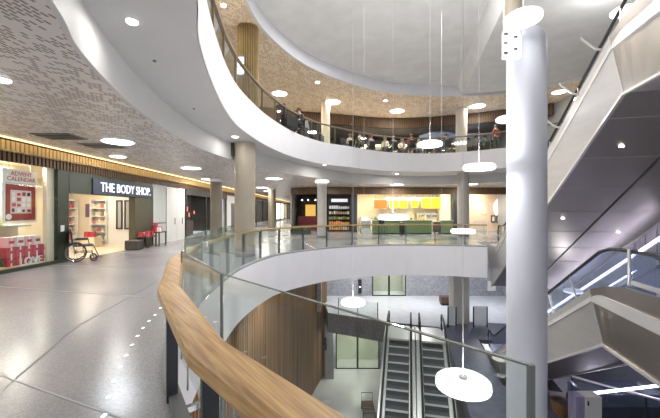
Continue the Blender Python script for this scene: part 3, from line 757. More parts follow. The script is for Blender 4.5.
# display counter with a glowing edge on the lower floor
t = thing('display_counter', (9.4, 10.8, ZM), 'glass display counter with a glowing violet white top edge on the lower floor', 'counter')
a = at(586, 394, 10.6); b = at(664, 385, 10.6)
MB().tube([a, b], .042, 10).build('light_strip', M['led'], t)
MB().box(a.x + .05, b.x, 10.62, 11.5, ZM, a.z - .04).build('case', M['glassb'], t)
MB().box(a.x + .02, b.x, 10.65, 11.52, ZM, ZM + .5).build('plinth', M['dark'], t)
t = thing('white_kiosk', (8.1, 11.2, ZM), 'pale upright kiosk cabinet beside the glowing display counter', 'cabinet')
a = at(575, 396, 10.2); b = at(600, 396, 10.2)
MB().box(a.x, a.x + .25, 10.15, 10.5, ZM, a.z).build('side_panel', M['purple'], t)
MB().box(a.x + .27, b.x, 10.13, 10.5, ZM, a.z).build('door', M['whitepanel'], t)
MB().box(a.x + .33, a.x + .37, 10.11, 10.13, a.z - .25, a.z - .12).build('handle', M['black'], t)
t = thing('wicker_planter', (7.6, 11.1, ZM), 'brown woven planter standing on the lower floor behind the white column', 'planter')
a = at(552, 400, 11.1); b = at(570, 400, 11.1); r = (b.x - a.x) / 2
MB().lathe(((a.x + b.x) / 2, 11.1, 0), [(r * .75, ZM), (r, a.z - .2), (r * .96, a.z), (r * .8, a.z - .05)], 20).build('pot', mat('wicker', (.22, .12, .06), .7, var=.5, scale=30), t, smooth=True)
MB().lathe(((a.x + b.x) / 2, 11.1, 0), [(r * .8, a.z - .08), (r * .5, a.z + .02), (.02, a.z + .05)], 16).build('soil', M['interior'], t)
# pale trim line on the lower floor
t = thing('low_fence', (9, 11, ZM), 'low fence with a pale top rail on the dark lower floor under the escalator flank', 'fence')
fa = atz(572, 376.4, -4.2); fb = atz(690, 408, -4.2)
MB().bar(fa, fb, .06, .05).build('top_rail', M['bracket'], t)
for k in range(4):
    q = fa.lerp(fb, k / 3); MB().bar((q.x, q.y, ZM), (q.x, q.y, -4.22), .04, .04).build('post', M['dark'], t)
for k in range(3):
    q = fa.lerp(fb, k / 3 + .01); r_ = fa.lerp(fb, k / 3 + .32); MB().bar((*q.xy, -4.75), (*r_.xy, -4.75), .012, .8).build('glass_pane', M['glass'], t)
# ================================================================== pendants
def pendant(px, py, Y, label, zc=ZC2, r=.325, pw=1):
    c = at(px, py, Y)
    t = thing('pendant_lamp', (c.x, c.y, c.z - .06), label, 'lamp', 'round white pendant lamps in the atrium')
    h = .062
    MB().lathe((c.x, c.y, c.z), [(r * .90, -h), (r * .985, -h * .75), (r, -h * .2), (r, h * .1)], 48).build('diffuser', M['lamp'], t, smooth=True)
    MB().lathe((c.x, c.y, c.z), [(r, h * .1), (r * .985, h * .5), (r * .90, h * .85), (r * .5, h), (.02, h * 1.05)], 48, cap=False).build('cover', M['lamptop'], t, smooth=True)
    MB().lathe((c.x, c.y, c.z), [(.05, h), (.05, h + .025)], 20).build('ceiling_clip' if False else 'hub', M['grey'], t, smooth=True)
    MB().tube([(c.x, c.y, c.z + h), (c.x, c.y, zc)], .003, 6).build('cable', M['cord'], t)
    area((c.x, c.y, c.z - h - .02), r * 1.7, 20 * pw, (1, .985, .97)); area((c.x, c.y, c.z + h + .04), r * 1.7, 30 * pw, (1, .99, .98), (math.pi, 0, 0))
    return c
M['post2'] = M['post']
M['lamptop'] = mat('glowing cover', (1, 1, 1), .4, emit=.42, ecol=(1, 1, 1))
for a in [(523, 18, 6.24, 'round pendant lamp hanging in front of the rounded head of the white column', ZC1 + .06, .325, .3), (430, 144, 8.9, 'round pendant lamp hanging just before the white edge of the upper level'),
          (479, 167, 7.0, 'round pendant lamp left of the white column, just below the upper level edge'), (393, 217, 7.2, 'round pendant lamp at eye level in front of the yellow cafe boards'),
          (463, 231, 9.24, 'round pendant lamp hanging low before the grey column right of the cafe'), (353, 302, 8.9, 'round pendant lamp hanging beside the brown slatted wall below'),
          (463, 383, 4.05, 'nearest large pendant lamp hanging over the lower escalators'), (508, 119, 9.6, 'round pendant lamp partly hidden behind the white column', ZC1 + .06, .325, .3),
          (573, 291, 13.0, 'round pendant lamp low between the two escalators at the right', ZC2, .325, .12), (624, 11, 9.6, 'round pendant lamp near the top behind the overhead escalator', ZC1 + .06)]:
    pendant(*a[:4], *(a[4:]))
for px, Y in ((364, 11.0), (461, 13.0), (441.5, 12)):
    c = at(px, 211, Y)
    o = MB().tube([(c.x, c.y, -1.2 if px < 400 else .8), (c.x, c.y, ZC2)], .003, 6).build('hanging_cable', M['cord'])
    tag(o, {364: 'bare white cable hanging left of the cafe boards', 461: 'bare white cable hanging in front of the grey column', 441.5: 'bare white cable hanging before the right end of the cafe'}[px], 'cable')
# ================================================================== ceiling lamps
def downlight(x, y, z, r, label, m='lampw', power=30, group='ceiling lights', col=(1, .96, .9)):
    t = thing('ceiling_light', (x, y, z - .03), label, 'ceiling light', group)
    MB().lathe((x, y, z), [(r * 1.12, -.012), (r * 1.12, 0)], 28).build('ring', M['lamprim'], t)
    MB().lathe((x, y, z), [(r * .95, -.03), (r, -.013)], 28).build('diffuser', M[m], t)
    if power: area((x, y, z - .05), r * 2, power, col)
def dl(px, py, z, r, label, **k):
    p = atz(px, py, z); downlight(p.x, p.y, z, r, label, **k)
zc = Z1
dl(118, 141.5, zc, .37, 'largest cool white ceiling light on the perforated ceiling near the green shop', m='lampb', power=26, col=(.9, .95, 1))
dl(118, 156.3, zc, .24, 'small oval ceiling light beside the slatted fascia over the shop entrance', power=16)
dl(191, 168, zc, .40, 'round ceiling light on the plain ceiling left of the thick taupe column', power=60)
dl(208, 179, zc, .36, 'round ceiling light over the column with the pale collar', power=60)
dl(274, 178.5, zc, .46, 'round ceiling light just right of the thick taupe column', power=60)
dl(262, 187.5, zc, .42, 'small far ceiling light right of the thick taupe column', power=50)
dl(269, 191, zc, .5, 'ceiling light beside the slim column in the corridor', power=50)
dl(2, 79, zc, .10, 'bright little ceiling spot above the shop with the red poster', power=25)
dl(132, 20.5, Z2 - .006, .07, 'recessed spot in the grey soffit above the walkway', power=7)
dl(235, 136.5, Z2 - .006, .10, 'recessed spot in the grey soffit just above the thick taupe column', power=8)
dl(324.5, 164.8, Z2 - .006, .09, 'recessed spot in the soffit above the pale grey column', power=20)
for px, py, lab in ((397, 171.8, 'recessed spot in the soffit above the cafe'), (502, 171, 'recessed spot in the soffit beside the white column')):
    p = atz(px, py + 2, Z2 - .006); downlight(p.x, p.y, Z2 - .006, .10, lab, power=20)
dl(397, 184.5, Z1, .45, 'flat ceiling light before the slatted bulkhead of the cafe', power=60)
dl(471, 184.0, Z1, .42, 'flat ceiling light before the bulkhead right of the grey column', power=60)
MB_ = thing('ring_lamp', (-.5, 20.6, Z1 - .12), 'glowing ring lamp around the top of the pale grey column', 'lamp')
MB().lathe((-.5, 20.6, Z1 - .10), [(.36, 0), (.42, .03), (.42, .08)], 32).build('diffuser', M['lampw'], MB_, smooth=True)
for px, py, r, lab in ((279.5, 93.5, .42, 'round light on the warm upper ceiling nearest the bronze rods'), (332.5, 102, .46, 'round light on the warm upper ceiling above the cream column'), (397, 111, .46, 'round light on the warm upper ceiling over the restaurant middle'), (477.5, 106, .46, 'round light on the warm upper ceiling right of the beige column')):
    dl(px, py, ZC1, r, lab, power=60, col=(1, .9, .78))
for px, py, r, lab in ((223.5, 5, .09, 'tiny bright spot on the warm upper ceiling near the bronze rods'), (317.5, 82, .12, 'tiny bright spot on the warm upper ceiling between the round lights'), (385.5, 100.5, .12, 'tiny bright spot on the warm upper ceiling above the restaurant bulkhead'), (559, 92, .35, 'round light on the upper ceiling right of the white column')):
    dl(px, py, ZC1, r, lab, power=20, col=(1, .9, .78))
for px, py, lab in ((154.5, 60.5, 'small dark sensor dot in the grey soffit beside the curved band'), (194, 108.5, 'small dark sensor dot in the grey soffit above the taupe column')):
    p = atz(px, py, Z2 - .006)
    o = MB().lathe((p.x, p.y, Z2 - .03), [(.02, 0), (.03, .022)], 12).build('ceiling_sensor', M['post']); tag(o, lab, 'sensor')
for px, py, s, lab in ((75, 136.5, .95, 'dark square ceiling grille nearer the red poster shop'), (104, 142.5, .75, 'dark square ceiling grille over the green shop front')):
    p = Vector((-6.75, 8.25, Z1)) if px == 75 else Vector((-6.5, 9.45, Z1)); s = .33
    t = thing('ceiling_grille', (p.x, p.y, Z1 - .02), lab, 'grille')
    MB().box(p.x - .48, p.x + .48, p.y - s, p.y + s, Z1 - .02, Z1 - .002).build('frame', M['post'], t)
    for k in range(7): MB().box(p.x - .42, p.x + .42, p.y - s + .1 + k * (2 * s - .2) / 7, p.y - s + .18 + k * (2 * s - .2) / 7, Z1 - .035, Z1 - .02).build('slat', M['dark'], t)
# lights let into the floor
for i, (px, py) in enumerate([(104, 415.6), (109, 397), (114, 381), (120, 367), (126, 355.6), (132, 345), (137.5, 336), (143, 328), (149, 321), (155, 315), (160.5, 308)]):
    p = atz(px, py, .001)
    o = MB().box(p.x - .015, p.x + .015, p.y - .02, p.y + .02, 0, .006).build('floor_light', mat('floor light', (1, 1, 1), .4, emit=.8) if i == 0 else M_fl)
    if i == 0: M_fl = o.data.materials[0]
    tag(o, 'tiny square light let into the walkway floor, one of a curved row along the railing', 'floor light', 'floor lights along the railing')
# ================================================================== shops on the walkway (front plane X = XW)
def front(px, py):                       # point of the shopfront plane seen at a pixel
    Y = F * XW / (px - 330); return Vector((XW, Y, EYE - (py - HZ) / F * Y))
# --- the green shop with its lit sign
S = thing('shopfront', (XW, 12.5, 0), 'dark green shopfront with a lit white sign and open entrance', 'shopfront')
MB().box(XW - .25, XW + .02, 10.28, 10.72, 0, 2.95).build('pillar', M['green'], S)
MB().box(XW - .25, XW + .02, 14.35, 15.72, 0, 2.95).build('pillar', M['olive'], S)
MB().box(XW - .25, XW + .03, 10.72, 14.35, 2.22, 2.95).build('lintel_panel', M['green'], S)
sg = MB().box(XW + .0, XW + .07, 11.75, 15.74, 2.24, 2.80).build('sign_board', M['navy'], S)
text('THE BODY SHOP.', .50, M['letter'], 'lettering', S, (XW + .085, 13.80, 2.50), (R(90), 0, R(90)), .012, sx=.86)
MB().box(XW + .02, XW + .035, 10.38, 10.52, .98, 1.18).build('notice_card', M['paper'], S)
MB().box(XW - .02, XW + .04, 7.0, 10.28, 0, .10).build('plinth', M['green'], S)
MB().box(XW - .01, XW + .005, 7.0, 10.28, .10, 2.93).build('window_pane', M['glassn'], S)
MB().box(XW - .05, XW + .01, 6.9, 7.0, 0, 2.95).build('window_post', M['green'], S)
# room of the shop
struct(MB().box(-12.9, -12.7, 3, 16.4, 0, Z1).build('wall_left', M['pale']))
struct(MB().box(-12.9, XW - .25, 16.25, 16.4, 0, Z1).build('wall_back', M['pale']))
struct(MB().box(-9.9, -9.75, 9.0, 10.55, 0, Z1).build('wall_right', M['pale']))
struct(MB().box(XW - .22, XW - .1, 10.02, 10.28, 0, Z1).build('wall_right', M['pale']))
struct(MB().box(-12.9, XW - .02, 3, 16.4, .0, .006).build('floor', mat('shop floor', (.80, .68, .50), .3)))
struct(MB().box(-13.1, XW - .03, 3, 16.4, 3.05, 3.1).build('ceiling', M['pale']))
for y, e in ((5.5, 30), (8.6, 38), (12.2, 34), (14.6, 36)): area((-10.6 if y > 9 else -9.3, y, 3.0), .8, e, (1, .90, .74))
area((-9.15, 9.6, 2.98), .5, 40, (1, .93, .82))
# poster
P_ = thing('hanging_poster', (-8.86, 9.45, 1.3), 'large red and white poster with a heading, hanging in the shop window', 'poster')
y0, y1 = 8.93, 9.99
MB().box(-8.90, -8.87, y0, y1, 1.30, 2.80).build('board', M['paper'], P_)
MB().box(-8.872, -8.864, y0 + .09, y1 - .06, 1.36, 2.38).build('print', M['redd'], P_)
MB().box(-8.866, -8.860, y0 + .22, y1 - .20, 1.56, 2.22).build('picture', cmat((.80, .60, .62)), P_)
text('ADVENT', .17, M['red'], 'lettering', P_, (-8.862, (y0 + y1) / 2 + .03, 2.68), (R(90), 0, R(90)), .002)
text('CALENDAR', .17, M['red'], 'lettering', P_, (-8.862, (y0 + y1) / 2 + .03, 2.53), (R(90), 0, R(90)), .002)
MB().box(-8.866, -8.860, y0 + .08, y1 - .08, 2.405, 2.420).build('line', M['grey'], P_)
pr = random.Random(3)
for i in range(4):
    for j in range(4):
        yy = y0 + .26 + i * .155; zz = 1.60 + j * .155
        MB().box(-8.862, -8.856, yy, yy + pr.uniform(.06, .12), zz, zz + pr.uniform(.07, .13)).build('picture_patch', [M['red'], M['redd'], M['black'], M['paper']][pr.randrange(4)], P_)
MB().lathe((0, 0, 0), [(.09, 0), (.09, .006)], 20)
d_ = MB(); 
d_.prism([(-8.862, y0 + .17 + .085 * math.cos(R(a)), 1.47 + .085 * math.sin(R(a))) for a in range(0, 360, 20)], (.006, 0, 0)); d_.build('seal', M['paper'], P_)
for y in (y0 + .2, y1 - .2): MB().tube([(-8.885, y, 2.8), (-8.885, y, 3.05)], .006, 6).build('cord', M['cord'], P_)
# window shelf, gift boxes, little tree
t = thing('window_shelf', (-9.2, 8.9, 1.05), 'grey shelf with pale goods behind the red gift boxes in the shop window', 'shelf')
MB().box(-9.5, -9.05, 7.2, 10.0, 1.17, 1.22).build('board', M['grey'], t)
MB().box(-9.5, -9.46, 7.2, 10.0, .1, 1.2).build('back', M['pale'], t)
MB().box(-9.5, -9.05, 7.2, 10.0, .62, .66).build('board', M['grey'], t)
def gift(x, y, z, sx, sy, sz, m, lab, grp, rib=True):
    g = thing('gift_box', (x, y, z), lab, 'box', grp)
    MB().box(x - sx / 2, x + sx / 2, y - sy / 2, y + sy / 2, z, z + sz).build('carton', m, g, bevel=.006)
    if rib:
        MB().box(x - sx / 2 - .004, x + sx / 2 + .004, y - .02, y + .02, z + .002, z + sz + .004).build('ribbon', M['paper'], g)
        MB().box(x + sx / 2, x + sx / 2 + .006, y - sy * .32, y + sy * .32, z + sz * .35, z + sz * .65).build('print', M['pinkred'], g)
    return g
ordn = ['leftmost', 'second from the left', 'third from the left', 'fourth from the left', 'rightmost']
for r_, (zz, n, hh) in enumerate(((.12, 5, .26), (.38, 5, .26))):
    for i in range(n):
        gift(-8.82, 8.98 + i * .262, zz, .3, .25, hh - .005, M['red'] if r_ == 0 else M['pinkred'], 'red gift box in the %s row of the window stack, %s' % (('bottom', 'middle')[r_], ordn[i]), 'red gift boxes stacked in the shop window')
for i in range(4):
    gift(-8.86, 9.06 + i * .27, .64, .24, .23, .26, M['paper'] if i % 2 else cmat((.80, .45, .50)), 'pale pink gift box on top of the window stack, %s' % ['leftmost', 'second from the left', 'third from the left', 'rightmost'][i], 'red gift boxes stacked in the shop window')
t = thing('floor_sign', (-8.62, 9.55, .1), 'white cut-out word sign standing in front of the red gift boxes', 'sign')
text('LOVE', .30, M['paper'], 'lettering', t, (-8.60, 9.50, .20), (R(90), 0, R(90)), .02, sx=1.0)
MB().box(-8.65, -8.57, 9.1, 9.94, .10, .115).build('base', M['paper'], t)
t = thing('small_fir', (-8.75, 8.62, .1), 'small green artificial fir in the corner of the shop window', 'tree')
fr = MB(); rr = random.Random(5)
for k in range(150):
    h = rr.random(); a = rr.random() * 6.28; r = .17 * (1 - h) + .02
    c = Vector((-8.75, 8.62, .2 + h * .5)); e = c + Vector((math.cos(a) * r, math.sin(a) * r, -.04)); fr.bar(c, e, .025, .02)
fr.build('branches', cmat((.04, .13, .05)), t); MB().tube([(-8.75, 8.62, .1), (-8.75, 8.62, .6)], .015, 6).build('trunk', M['slatd'], t)
rr = random.Random(11)
cols = [(.85, .72, .25), (.75, .25, .12), (.85, .80, .7), (.55, .62, .25), (.8, .5, .2), (.7, .1, .15)]
def goods(n, a, b, z, w, h, depth, lab, grp, seed=1, axis='y', name='boxed_product', palette=cols, tag_cat='box'):
    rg = random.Random(seed); a = Vector(a); b = Vector(b)
    for i in range(n):
        p = a.lerp(b, (i + .5) / n); ww = w * rg.uniform(.7, 1); hh = h * rg.uniform(.6, 1)
        m = MB()
        if axis == 'y': m.box(p.x - depth / 2, p.x + depth / 2, p.y - ww / 2, p.y + ww / 2, z, z + hh)
        else: m.box(p.x - ww / 2, p.x + ww / 2, p.y - depth / 2, p.y + depth / 2, z, z + hh)
        o = m.build(name, cmat(palette[rg.randrange(len(palette))])); tag(o, lab, tag_cat, grp)
goods(9, (-9.25, 7.6, 0), (-9.25, 9.3, 0), 1.222, .15, .28, .18, 'small bright carton on the grey shelf of the red poster window', 'cartons on the window shelf', 2)
# interior shelving of the green shop
def shelf_unit(x0, x1, y0, y1, zt, n, lab, axis, seed, lab2):
    t = thing('shelf_unit', ((x0 + x1) / 2, (y0 + y1) / 2, 0), lab, 'shelf')
    if axis == 'y':
        MB().box(x0, x0 + .03, y0, y1, 0, zt).build('back', M['whitepanel'], t)
        for y in (y0, y1 - .03): MB().box(x0, x1, y, y + .03, 0, zt).build('side', M['whitepanel'], t)
    else:
        MB().box(x0, x1, y1 - .03, y1, 0, zt).build('back', M['whitepanel'], t)
        for x in (x0, x1 - .03): MB().box(x, x + .03, y0, y1, 0, zt).build('side', M['whitepanel'], t)
    for k in range(n):
        z = .25 + k * (zt - .3) / (n - 1)
        MB().box(x0 + .03, x1 - .03, y0 + .03, y1 - .03, z - .03, z).build('board', M['paper'], t)
        if k < n - 1:
            if axis == 'y': goods(max(3, int((y1 - y0) / .16)), ((x0 + x1) / 2, y0 + .05, 0), ((x0 + x1) / 2, y1 - .05, 0), z, .12, .26, .15, lab2, lab2 + ' group', seed + k, 'y', palette=[(.75, .65, .5), (.3, .32, .2), (.6, .2, .2), (.85, .82, .75), (.25, .2, .18)])
            else: goods(max(3, int((x1 - x0) / .16)), (x0 + .05, (y0 + y1) / 2, 0), (x1 - .05, (y0 + y1) / 2, 0), z, .12, .26, .15, lab2, lab2 + ' group', seed + k, 'x', palette=[(.75, .65, .5), (.3, .32, .2), (.6, .2, .2), (.85, .82, .75), (.25, .2, .18)])
shelf_unit(-12.68, -12.3, 14.7, 16.1, 2.2, 6, 'white wall shelving just inside the entrance of the green shop, at its left', 'y', 20, 'small toiletry on the left shelves of the green shop')
shelf_unit(-11.55, -10.75, 15.85, 16.22, 2.2, 6, 'white niche shelving on the back wall of the green shop', 'x', 40, 'small toiletry on the back shelves of the green shop')
t = thing('wall_picture', (-12.2, 16.2, 1.2), 'small violet picture on the cream back wall of the green shop', 'picture')
MB().box(-12.0, -11.68, 16.20, 16.245, 1.35, 1.95).build('canvas', cmat((.22, .12, .24)), t); MB().box(-12.02, -11.66, 16.215, 16.248, 1.33, 1.97).build('frame', M['black'], t)
t = thing('white_partition', (-10.2, 16.0, 0), 'white panelled partition with two dark mirrors inside the green shop', 'partition')
MB().box(-10.75, -8.76, 16.0, 16.2, 0, 2.9).build('panel', M['whitepanel'], t)
for x in (-10.35, -9.95):
    f = MB(); 
    for xx in (x, x + .24): f.box(xx, xx + .06, 15.95, 16.0, .75, 2.15)
    for zz in (.75, 2.09): f.box(x, x + .30, 15.95, 16.0, zz, zz + .06)
    fo = f.build('mirror_frame', M['interior'], t); MB().box(x + .05, x + .25, 15.985, 15.995, .8, 2.1).build('mirror', M['grey'], fo)
t = thing('red_display_stand', (-10.9, 14.9, 0), 'low stand heaped with red gift bags inside the green shop', 'display stand')
MB().box(-11.1, -10.5, 14.7, 15.2, 0, .45).build('table', M['pale'], t)
for i in range(3):
    x = -11.05 + i * .16
    o = MB().hexa([(x, 14.8, .45), (x + .16, 14.8, .45), (x + .16, 14.95, .45), (x, 14.95, .45), (x + .01, 14.82, .7), (x + .15, 14.82, .7), (x + .15, 14.93, .7), (x + .01, 14.93, .7)]).build('gift_bag', M['red'] if i % 2 else M['pinkred'])
    tag(o, 'red gift bag standing on the low stand inside the green shop', 'bag', 'red gift bags inside the green shop')
# --- wheelchair at the entrance
def wheel(mb_t, c, r, w, n=14, parent=None, name='wheel'):
    c = Vector(c)
    ring = lambda rr, k: [(c.x, c.y + rr * math.cos(2 * math.pi * i / k), c.z + rr * math.sin(2 * math.pi * i / k)) for i in range(k)]
    ty = MB().tube(ring(r - w / 2, 36), w / 2, 8, closed=True).build(name, M['rubber'], parent, smooth=True)
    MB().tube(ring(r * .86, 36), w * .22, 6, closed=True).build('push_rim', M['chrome'], ty, smooth=True)
    s = MB()
    for i in range(n):
        a = 2 * math.pi * i / n; s.tube([c, (c.x, c.y + (r - w) * math.cos(a), c.z + (r - w) * math.sin(a))], .005, 5)
    s.build('spokes', M['chrome'], ty); MB().tube([(c.x - .04, c.y, c.z), (c.x + .04, c.y, c.z)], .03, 10).build('hub', M['dark'], ty)
W_ = thing('wheelchair', (-8.05, 10.93, 0), 'dark folding wheelchair with spoked wheels parked at the shop entrance', 'wheelchair')
wx, wy = -8.05, 10.93
for sx in (-.27, .27): wheel(W_, (wx + sx, wy, .30), .30, .04, parent=W_)
for sx in (-.22, .22):
    ty = MB().tube([(wx + sx, wy + .48 + .09 * math.cos(a * R(30)), .10 + .09 * math.sin(a * R(30))) for a in range(12)], .018, 6, closed=True).build('caster', M['rubber'], W_)
    MB().tube([(wx + sx, wy + .48, .10), (wx + sx, wy + .44, .28)], .012, 6).build('fork', M['dark'], ty)
fr = MB()
for sx in (-.22, .22):
    fr.tube([(wx + sx, wy - .22, .98), (wx + sx, wy - .10, .94), (wx + sx, wy - .06, .5), (wx + sx, wy, .30), (wx + sx, wy + .44, .28), (wx + sx, wy + .48, .50), (wx + sx, wy - .06, .50)], .014, 8)
    fr.tube([(wx + sx, wy + .48, .48), (wx + sx, wy + .62, .12)], .013, 8)
    fr.tube([(wx + sx, wy - .06, .70), (wx + sx, wy + .34, .70), (wx + sx, wy + .36, .5)], .013, 8)
fr.tube([(wx - .22, wy + .2, .28), (wx + .22, wy + .2, .5)], .012, 6); fr.tube([(wx + .22, wy + .2, .28), (wx - .22, wy + .2, .5)], .012, 6)
fr.build('frame', M['dark'], W_, smooth=True)
MB().box(wx - .22, wx + .22, wy - .04, wy + .46, .48, .54).build('seat', cmat((.09, .08, .08)), W_, bevel=.02)
MB().hexa([(wx - .22, wy - .09, .54), (wx + .22, wy - .09, .54), (wx + .22, wy - .05, .54), (wx - .22, wy - .05, .54), (wx - .22, wy - .16, 1.06), (wx + .22, wy - .16, 1.06), (wx + .22, wy - .11, 1.06), (wx - .22, wy - .11, 1.06)]).build('backrest', cmat((.09, .08, .08)), W_, bevel=.015)
for sx in (-.25, .25):
    MB().box(wx + sx - .03, wx + sx + .03, wy, wy + .34, .70, .735).build('armrest', M['rubber'], W_, bevel=.01)
    MB().box(wx + sx * .6 - .07, wx + sx * .6 + .07, wy + .55, wy + .72, .10, .115).build('footplate', M['dark'], W_)
    MB().tube([(wx + sx * .88, wy - .12, .955), (wx + sx * .88, wy - .30, .98)], .02, 8).build('handle_grip', M['rubber'], W_)
W_.location = (-8.27, 10.72, 0); W_.rotation_euler = (0, 0, R(-52))
# --- display tables by the olive pillar
def low_table(name, c, sx, sy, h, m, lab, legs=True):
    t = thing(name, (c[0], c[1], 0), lab, 'table')
    MB().box(c[0] - sx / 2, c[0] + sx / 2, c[1] - sy / 2, c[1] + sy / 2, h - .05, h).build('tabletop', m, t, bevel=.008)
    for a in (-1, 1):
        for b in (-1, 1): MB().bar((c[0] + a * (sx / 2 - .04), c[1] + b * (sy / 2 - .04), 0), (c[0] + a * (sx / 2 - .04), c[1] + b * (sy / 2 - .04), h - .05), .05, .05).build('leg', m, t)
    return t
tbm = cmat((.10, .065, .05))
low_table('display_table', (-8.2, 14.75), .55, .8, .52, tbm, 'dark wooden display table with red gifts outside the olive pillar, nearer the entrance')
low_table('display_table', (-8.15, 15.6), .55, .7, .66, tbm, 'taller dark wooden display table with red gifts at the far end of the olive pillar')
t = thing('dark_stool', (-8.25, 13.95, 0), 'dark cube stool beside the display tables outside the green shop', 'stool')
MB().box(-8.5, -8.0, 13.65, 14.2, .03, .36).build('body', M['interior'], t, bevel=.015); MB().box(-8.47, -8.03, 13.68, 14.17, 0, .03).build('base', M['black'], t); MB().box(-8.5, -8.0, 13.65, 14.2, .36, .40).build('cushion', cmat((.12, .10, .09)), t, bevel=.015)
for i, (x, y, z, h, c) in enumerate([(-8.3, 14.5, .52, .18, 'red'), (-8.1, 14.62, .52, .22, 'pinkred'), (-8.3, 14.8, .52, .16, 'paper'), (-8.1, 14.95, .52, .2, 'red'), (-8.2, 15.4, .66, .2, 'red'), (-8.25, 15.62, .66, .42, 'pinkred'), (-8.05, 15.55, .66, .2, 'paper'), (-8.15, 15.82, .66, .22, 'red')]):
    o = MB().hexa([(x - .08, y - .08, z), (x + .08, y - .08, z), (x + .08, y + .08, z), (x - .08, y + .08, z), (x - .07, y - .06, z + h), (x + .07, y - .06, z + h), (x + .07, y + .06, z + h), (x - .07, y + .06, z + h)]).build('gift_pack', M[c])
    tag(o, ['red low pack at the near corner of the nearer display table', 'pink red pack in the middle of the nearer display table', 'white pack at the shop side of the nearer display table', 'red pack at the far corner of the nearer display table', 'red pack at the near end of the taller display table', 'tall pink red pack on the taller display table', 'white pack on the taller display table', 'red pack at the far end of the taller display table'][i], 'gift pack', 'gift packs on the display tables')
# --- white storefront next door
S = thing('white_storefront', (XW, 17.6, 0), 'white storefront with frosted glass doors right of the green shop', 'shopfront')
MB().box(XW - .15, XW, 15.74, 17.1, 0, 2.93).build('panel', M['frost'], S)
MB().box(XW - .25, XW - .16, 15.74, 19.4, 0, 2.93).build('back_panel', M['whitepanel'], S)
MB().box(XW - .12, XW + .01, 17.12, 18.3, 0, 2.90).build('door', M['whitepanel'], S)
MB().box(XW - .12, XW + .01, 18.33, 19.3, 0, 2.90).build('door', M['whitepanel'], S)
for y in (18.0, 18.9): MB().tube([(XW + .05, y, .9), (XW + .05, y, 1.25)], .02, 8).build('handle', M['post'], S)
MB().box(XW - .05, XW + .03, 15.74, 15.82, 0, 2.93).build('frame', M['chrome'], S)
MB().box(XW - .05, XW + .03, 17.06, 17.12, 0, 2.93).build('frame', M['chrome'], S)
MB().box(XW - .02, XW + .02, 15.82, 17.06, 1.0, 1.06).build('push_bar', M['chrome'], S)
# --- dark shop, then the rest of the corridor
S = thing('dark_storefront', (XW, 24, 0), 'dark storefront with dim red lights behind the taupe column', 'shopfront')
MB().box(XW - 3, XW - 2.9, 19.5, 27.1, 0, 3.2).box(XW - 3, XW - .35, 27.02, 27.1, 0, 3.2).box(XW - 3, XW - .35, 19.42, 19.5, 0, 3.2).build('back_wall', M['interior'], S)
MB().box(XW - .06, XW, 19.45, 19.6, 0, 2.93).build('post', M['black'], S)
MB().box(XW - .06, XW, 22.6, 22.75, 0, 2.93).build('post', M['black'], S)
MB().box(XW - .06, XW, 27.0, 27.15, 0, 2.93).build('post', M['black'], S)
MB().box(XW - .04, XW - .02, 19.6, 27, 0, 2.93).build('window_pane', M['glassn'], S)
MB().box(XW - .10, XW + .03, 19.45, 27.2, 2.6, 2.93).build('lintel_panel', M['interior'], S)
M['redlit'] = mat('red neon', (1, .2, .15), .4, emit=1.1, ecol=(1, .22, .12))
for i, (y, z, h) in enumerate(((24.2, 1.6, .35), (24.5, 1.2, .3), (25.4, 1.4, .25))):
    MB().box(XW - 2.0, XW - 1.96, y, y + .10, z, z + h).build('red_light', M['redlit'], S)
MB().box(XW - 1.2, XW - .7, 20.2, 22.2, 0, 1.0).build('counter', cmat((.10, .05, .05)), S)
S = thing('grey_kiosk', (XW + .6, 28, 0), 'pale grey door surround with a dark panel behind the thick taupe column', 'doorway')
MB().box(XW - .3, XW + .02, 27.2, 31.5, 0, 2.93).build('surround', M['whitepanel'], S)
MB().box(XW + .0, XW + .04, 28.3, 30.6, .0, 2.3).build('door', M['post'], S)
for y0, y1, m, lab in ((31.6, 38, 'interior', 'dark corridor storefront beyond the thick taupe column'), (38.1, 46, 'interior', 'second dark corridor storefront, just before the slim column'), (46.1, 52, 'cafe', 'narrow warmly lit corridor storefront past the dark ones'), (52.1, 61, 'whitelit', 'bright white corridor storefront near its end'), (61.1, 71, 'cafe', 'last warmly lit storefront of the long corridor')):
    S = thing('corridor_storefront', (XW, y0, 0), lab, 'shopfront')
    MB().box(XW - .3, XW - .1, y0, y1, 0, 2.93).build('window', M[m], S)
    for y in (y0, (y0 + y1) / 2, y1 - .2): MB().box(XW - .1, XW + .02, y, y + .2, 0, 2.93).build('post', M['dark'], S)
    MB().box(XW - .1, XW + .02, y0, y1, 0, .3).build('plinth', M['grey'], S)
for y in (24, 32, 40, 50, 62): area((-6, y, Z1 - .03), 1.2, 120, (1, .92, .8))
t = thing('corridor_planter', (-2.05, 23.1, 0), 'dark planter box with low greenery left of the pale grey column', 'planter')
MB().box(-2.75, -1.35, 22.9, 23.4, 0, .34).build('box', M['interior'], t); fr = MB(); rr = random.Random(2)
for k in range(160):
    c = Vector((rr.uniform(-2.7, -1.4), rr.uniform(22.95, 23.35), .34)); fr.bar(c, c + Vector((rr.uniform(-.15, .15), rr.uniform(-.1, .1), rr.uniform(.08, .26))), .05, .01)
fr.build('leaves', cmat((.10, .17, .04)), t)
# ================================================================== far shops (front line near Y = 26)
YF = 26.0
struct(MB().box(-3.1, 14, 30.4, 30.55, 0, Z1 - .01).build('wall_back', M['interior']))
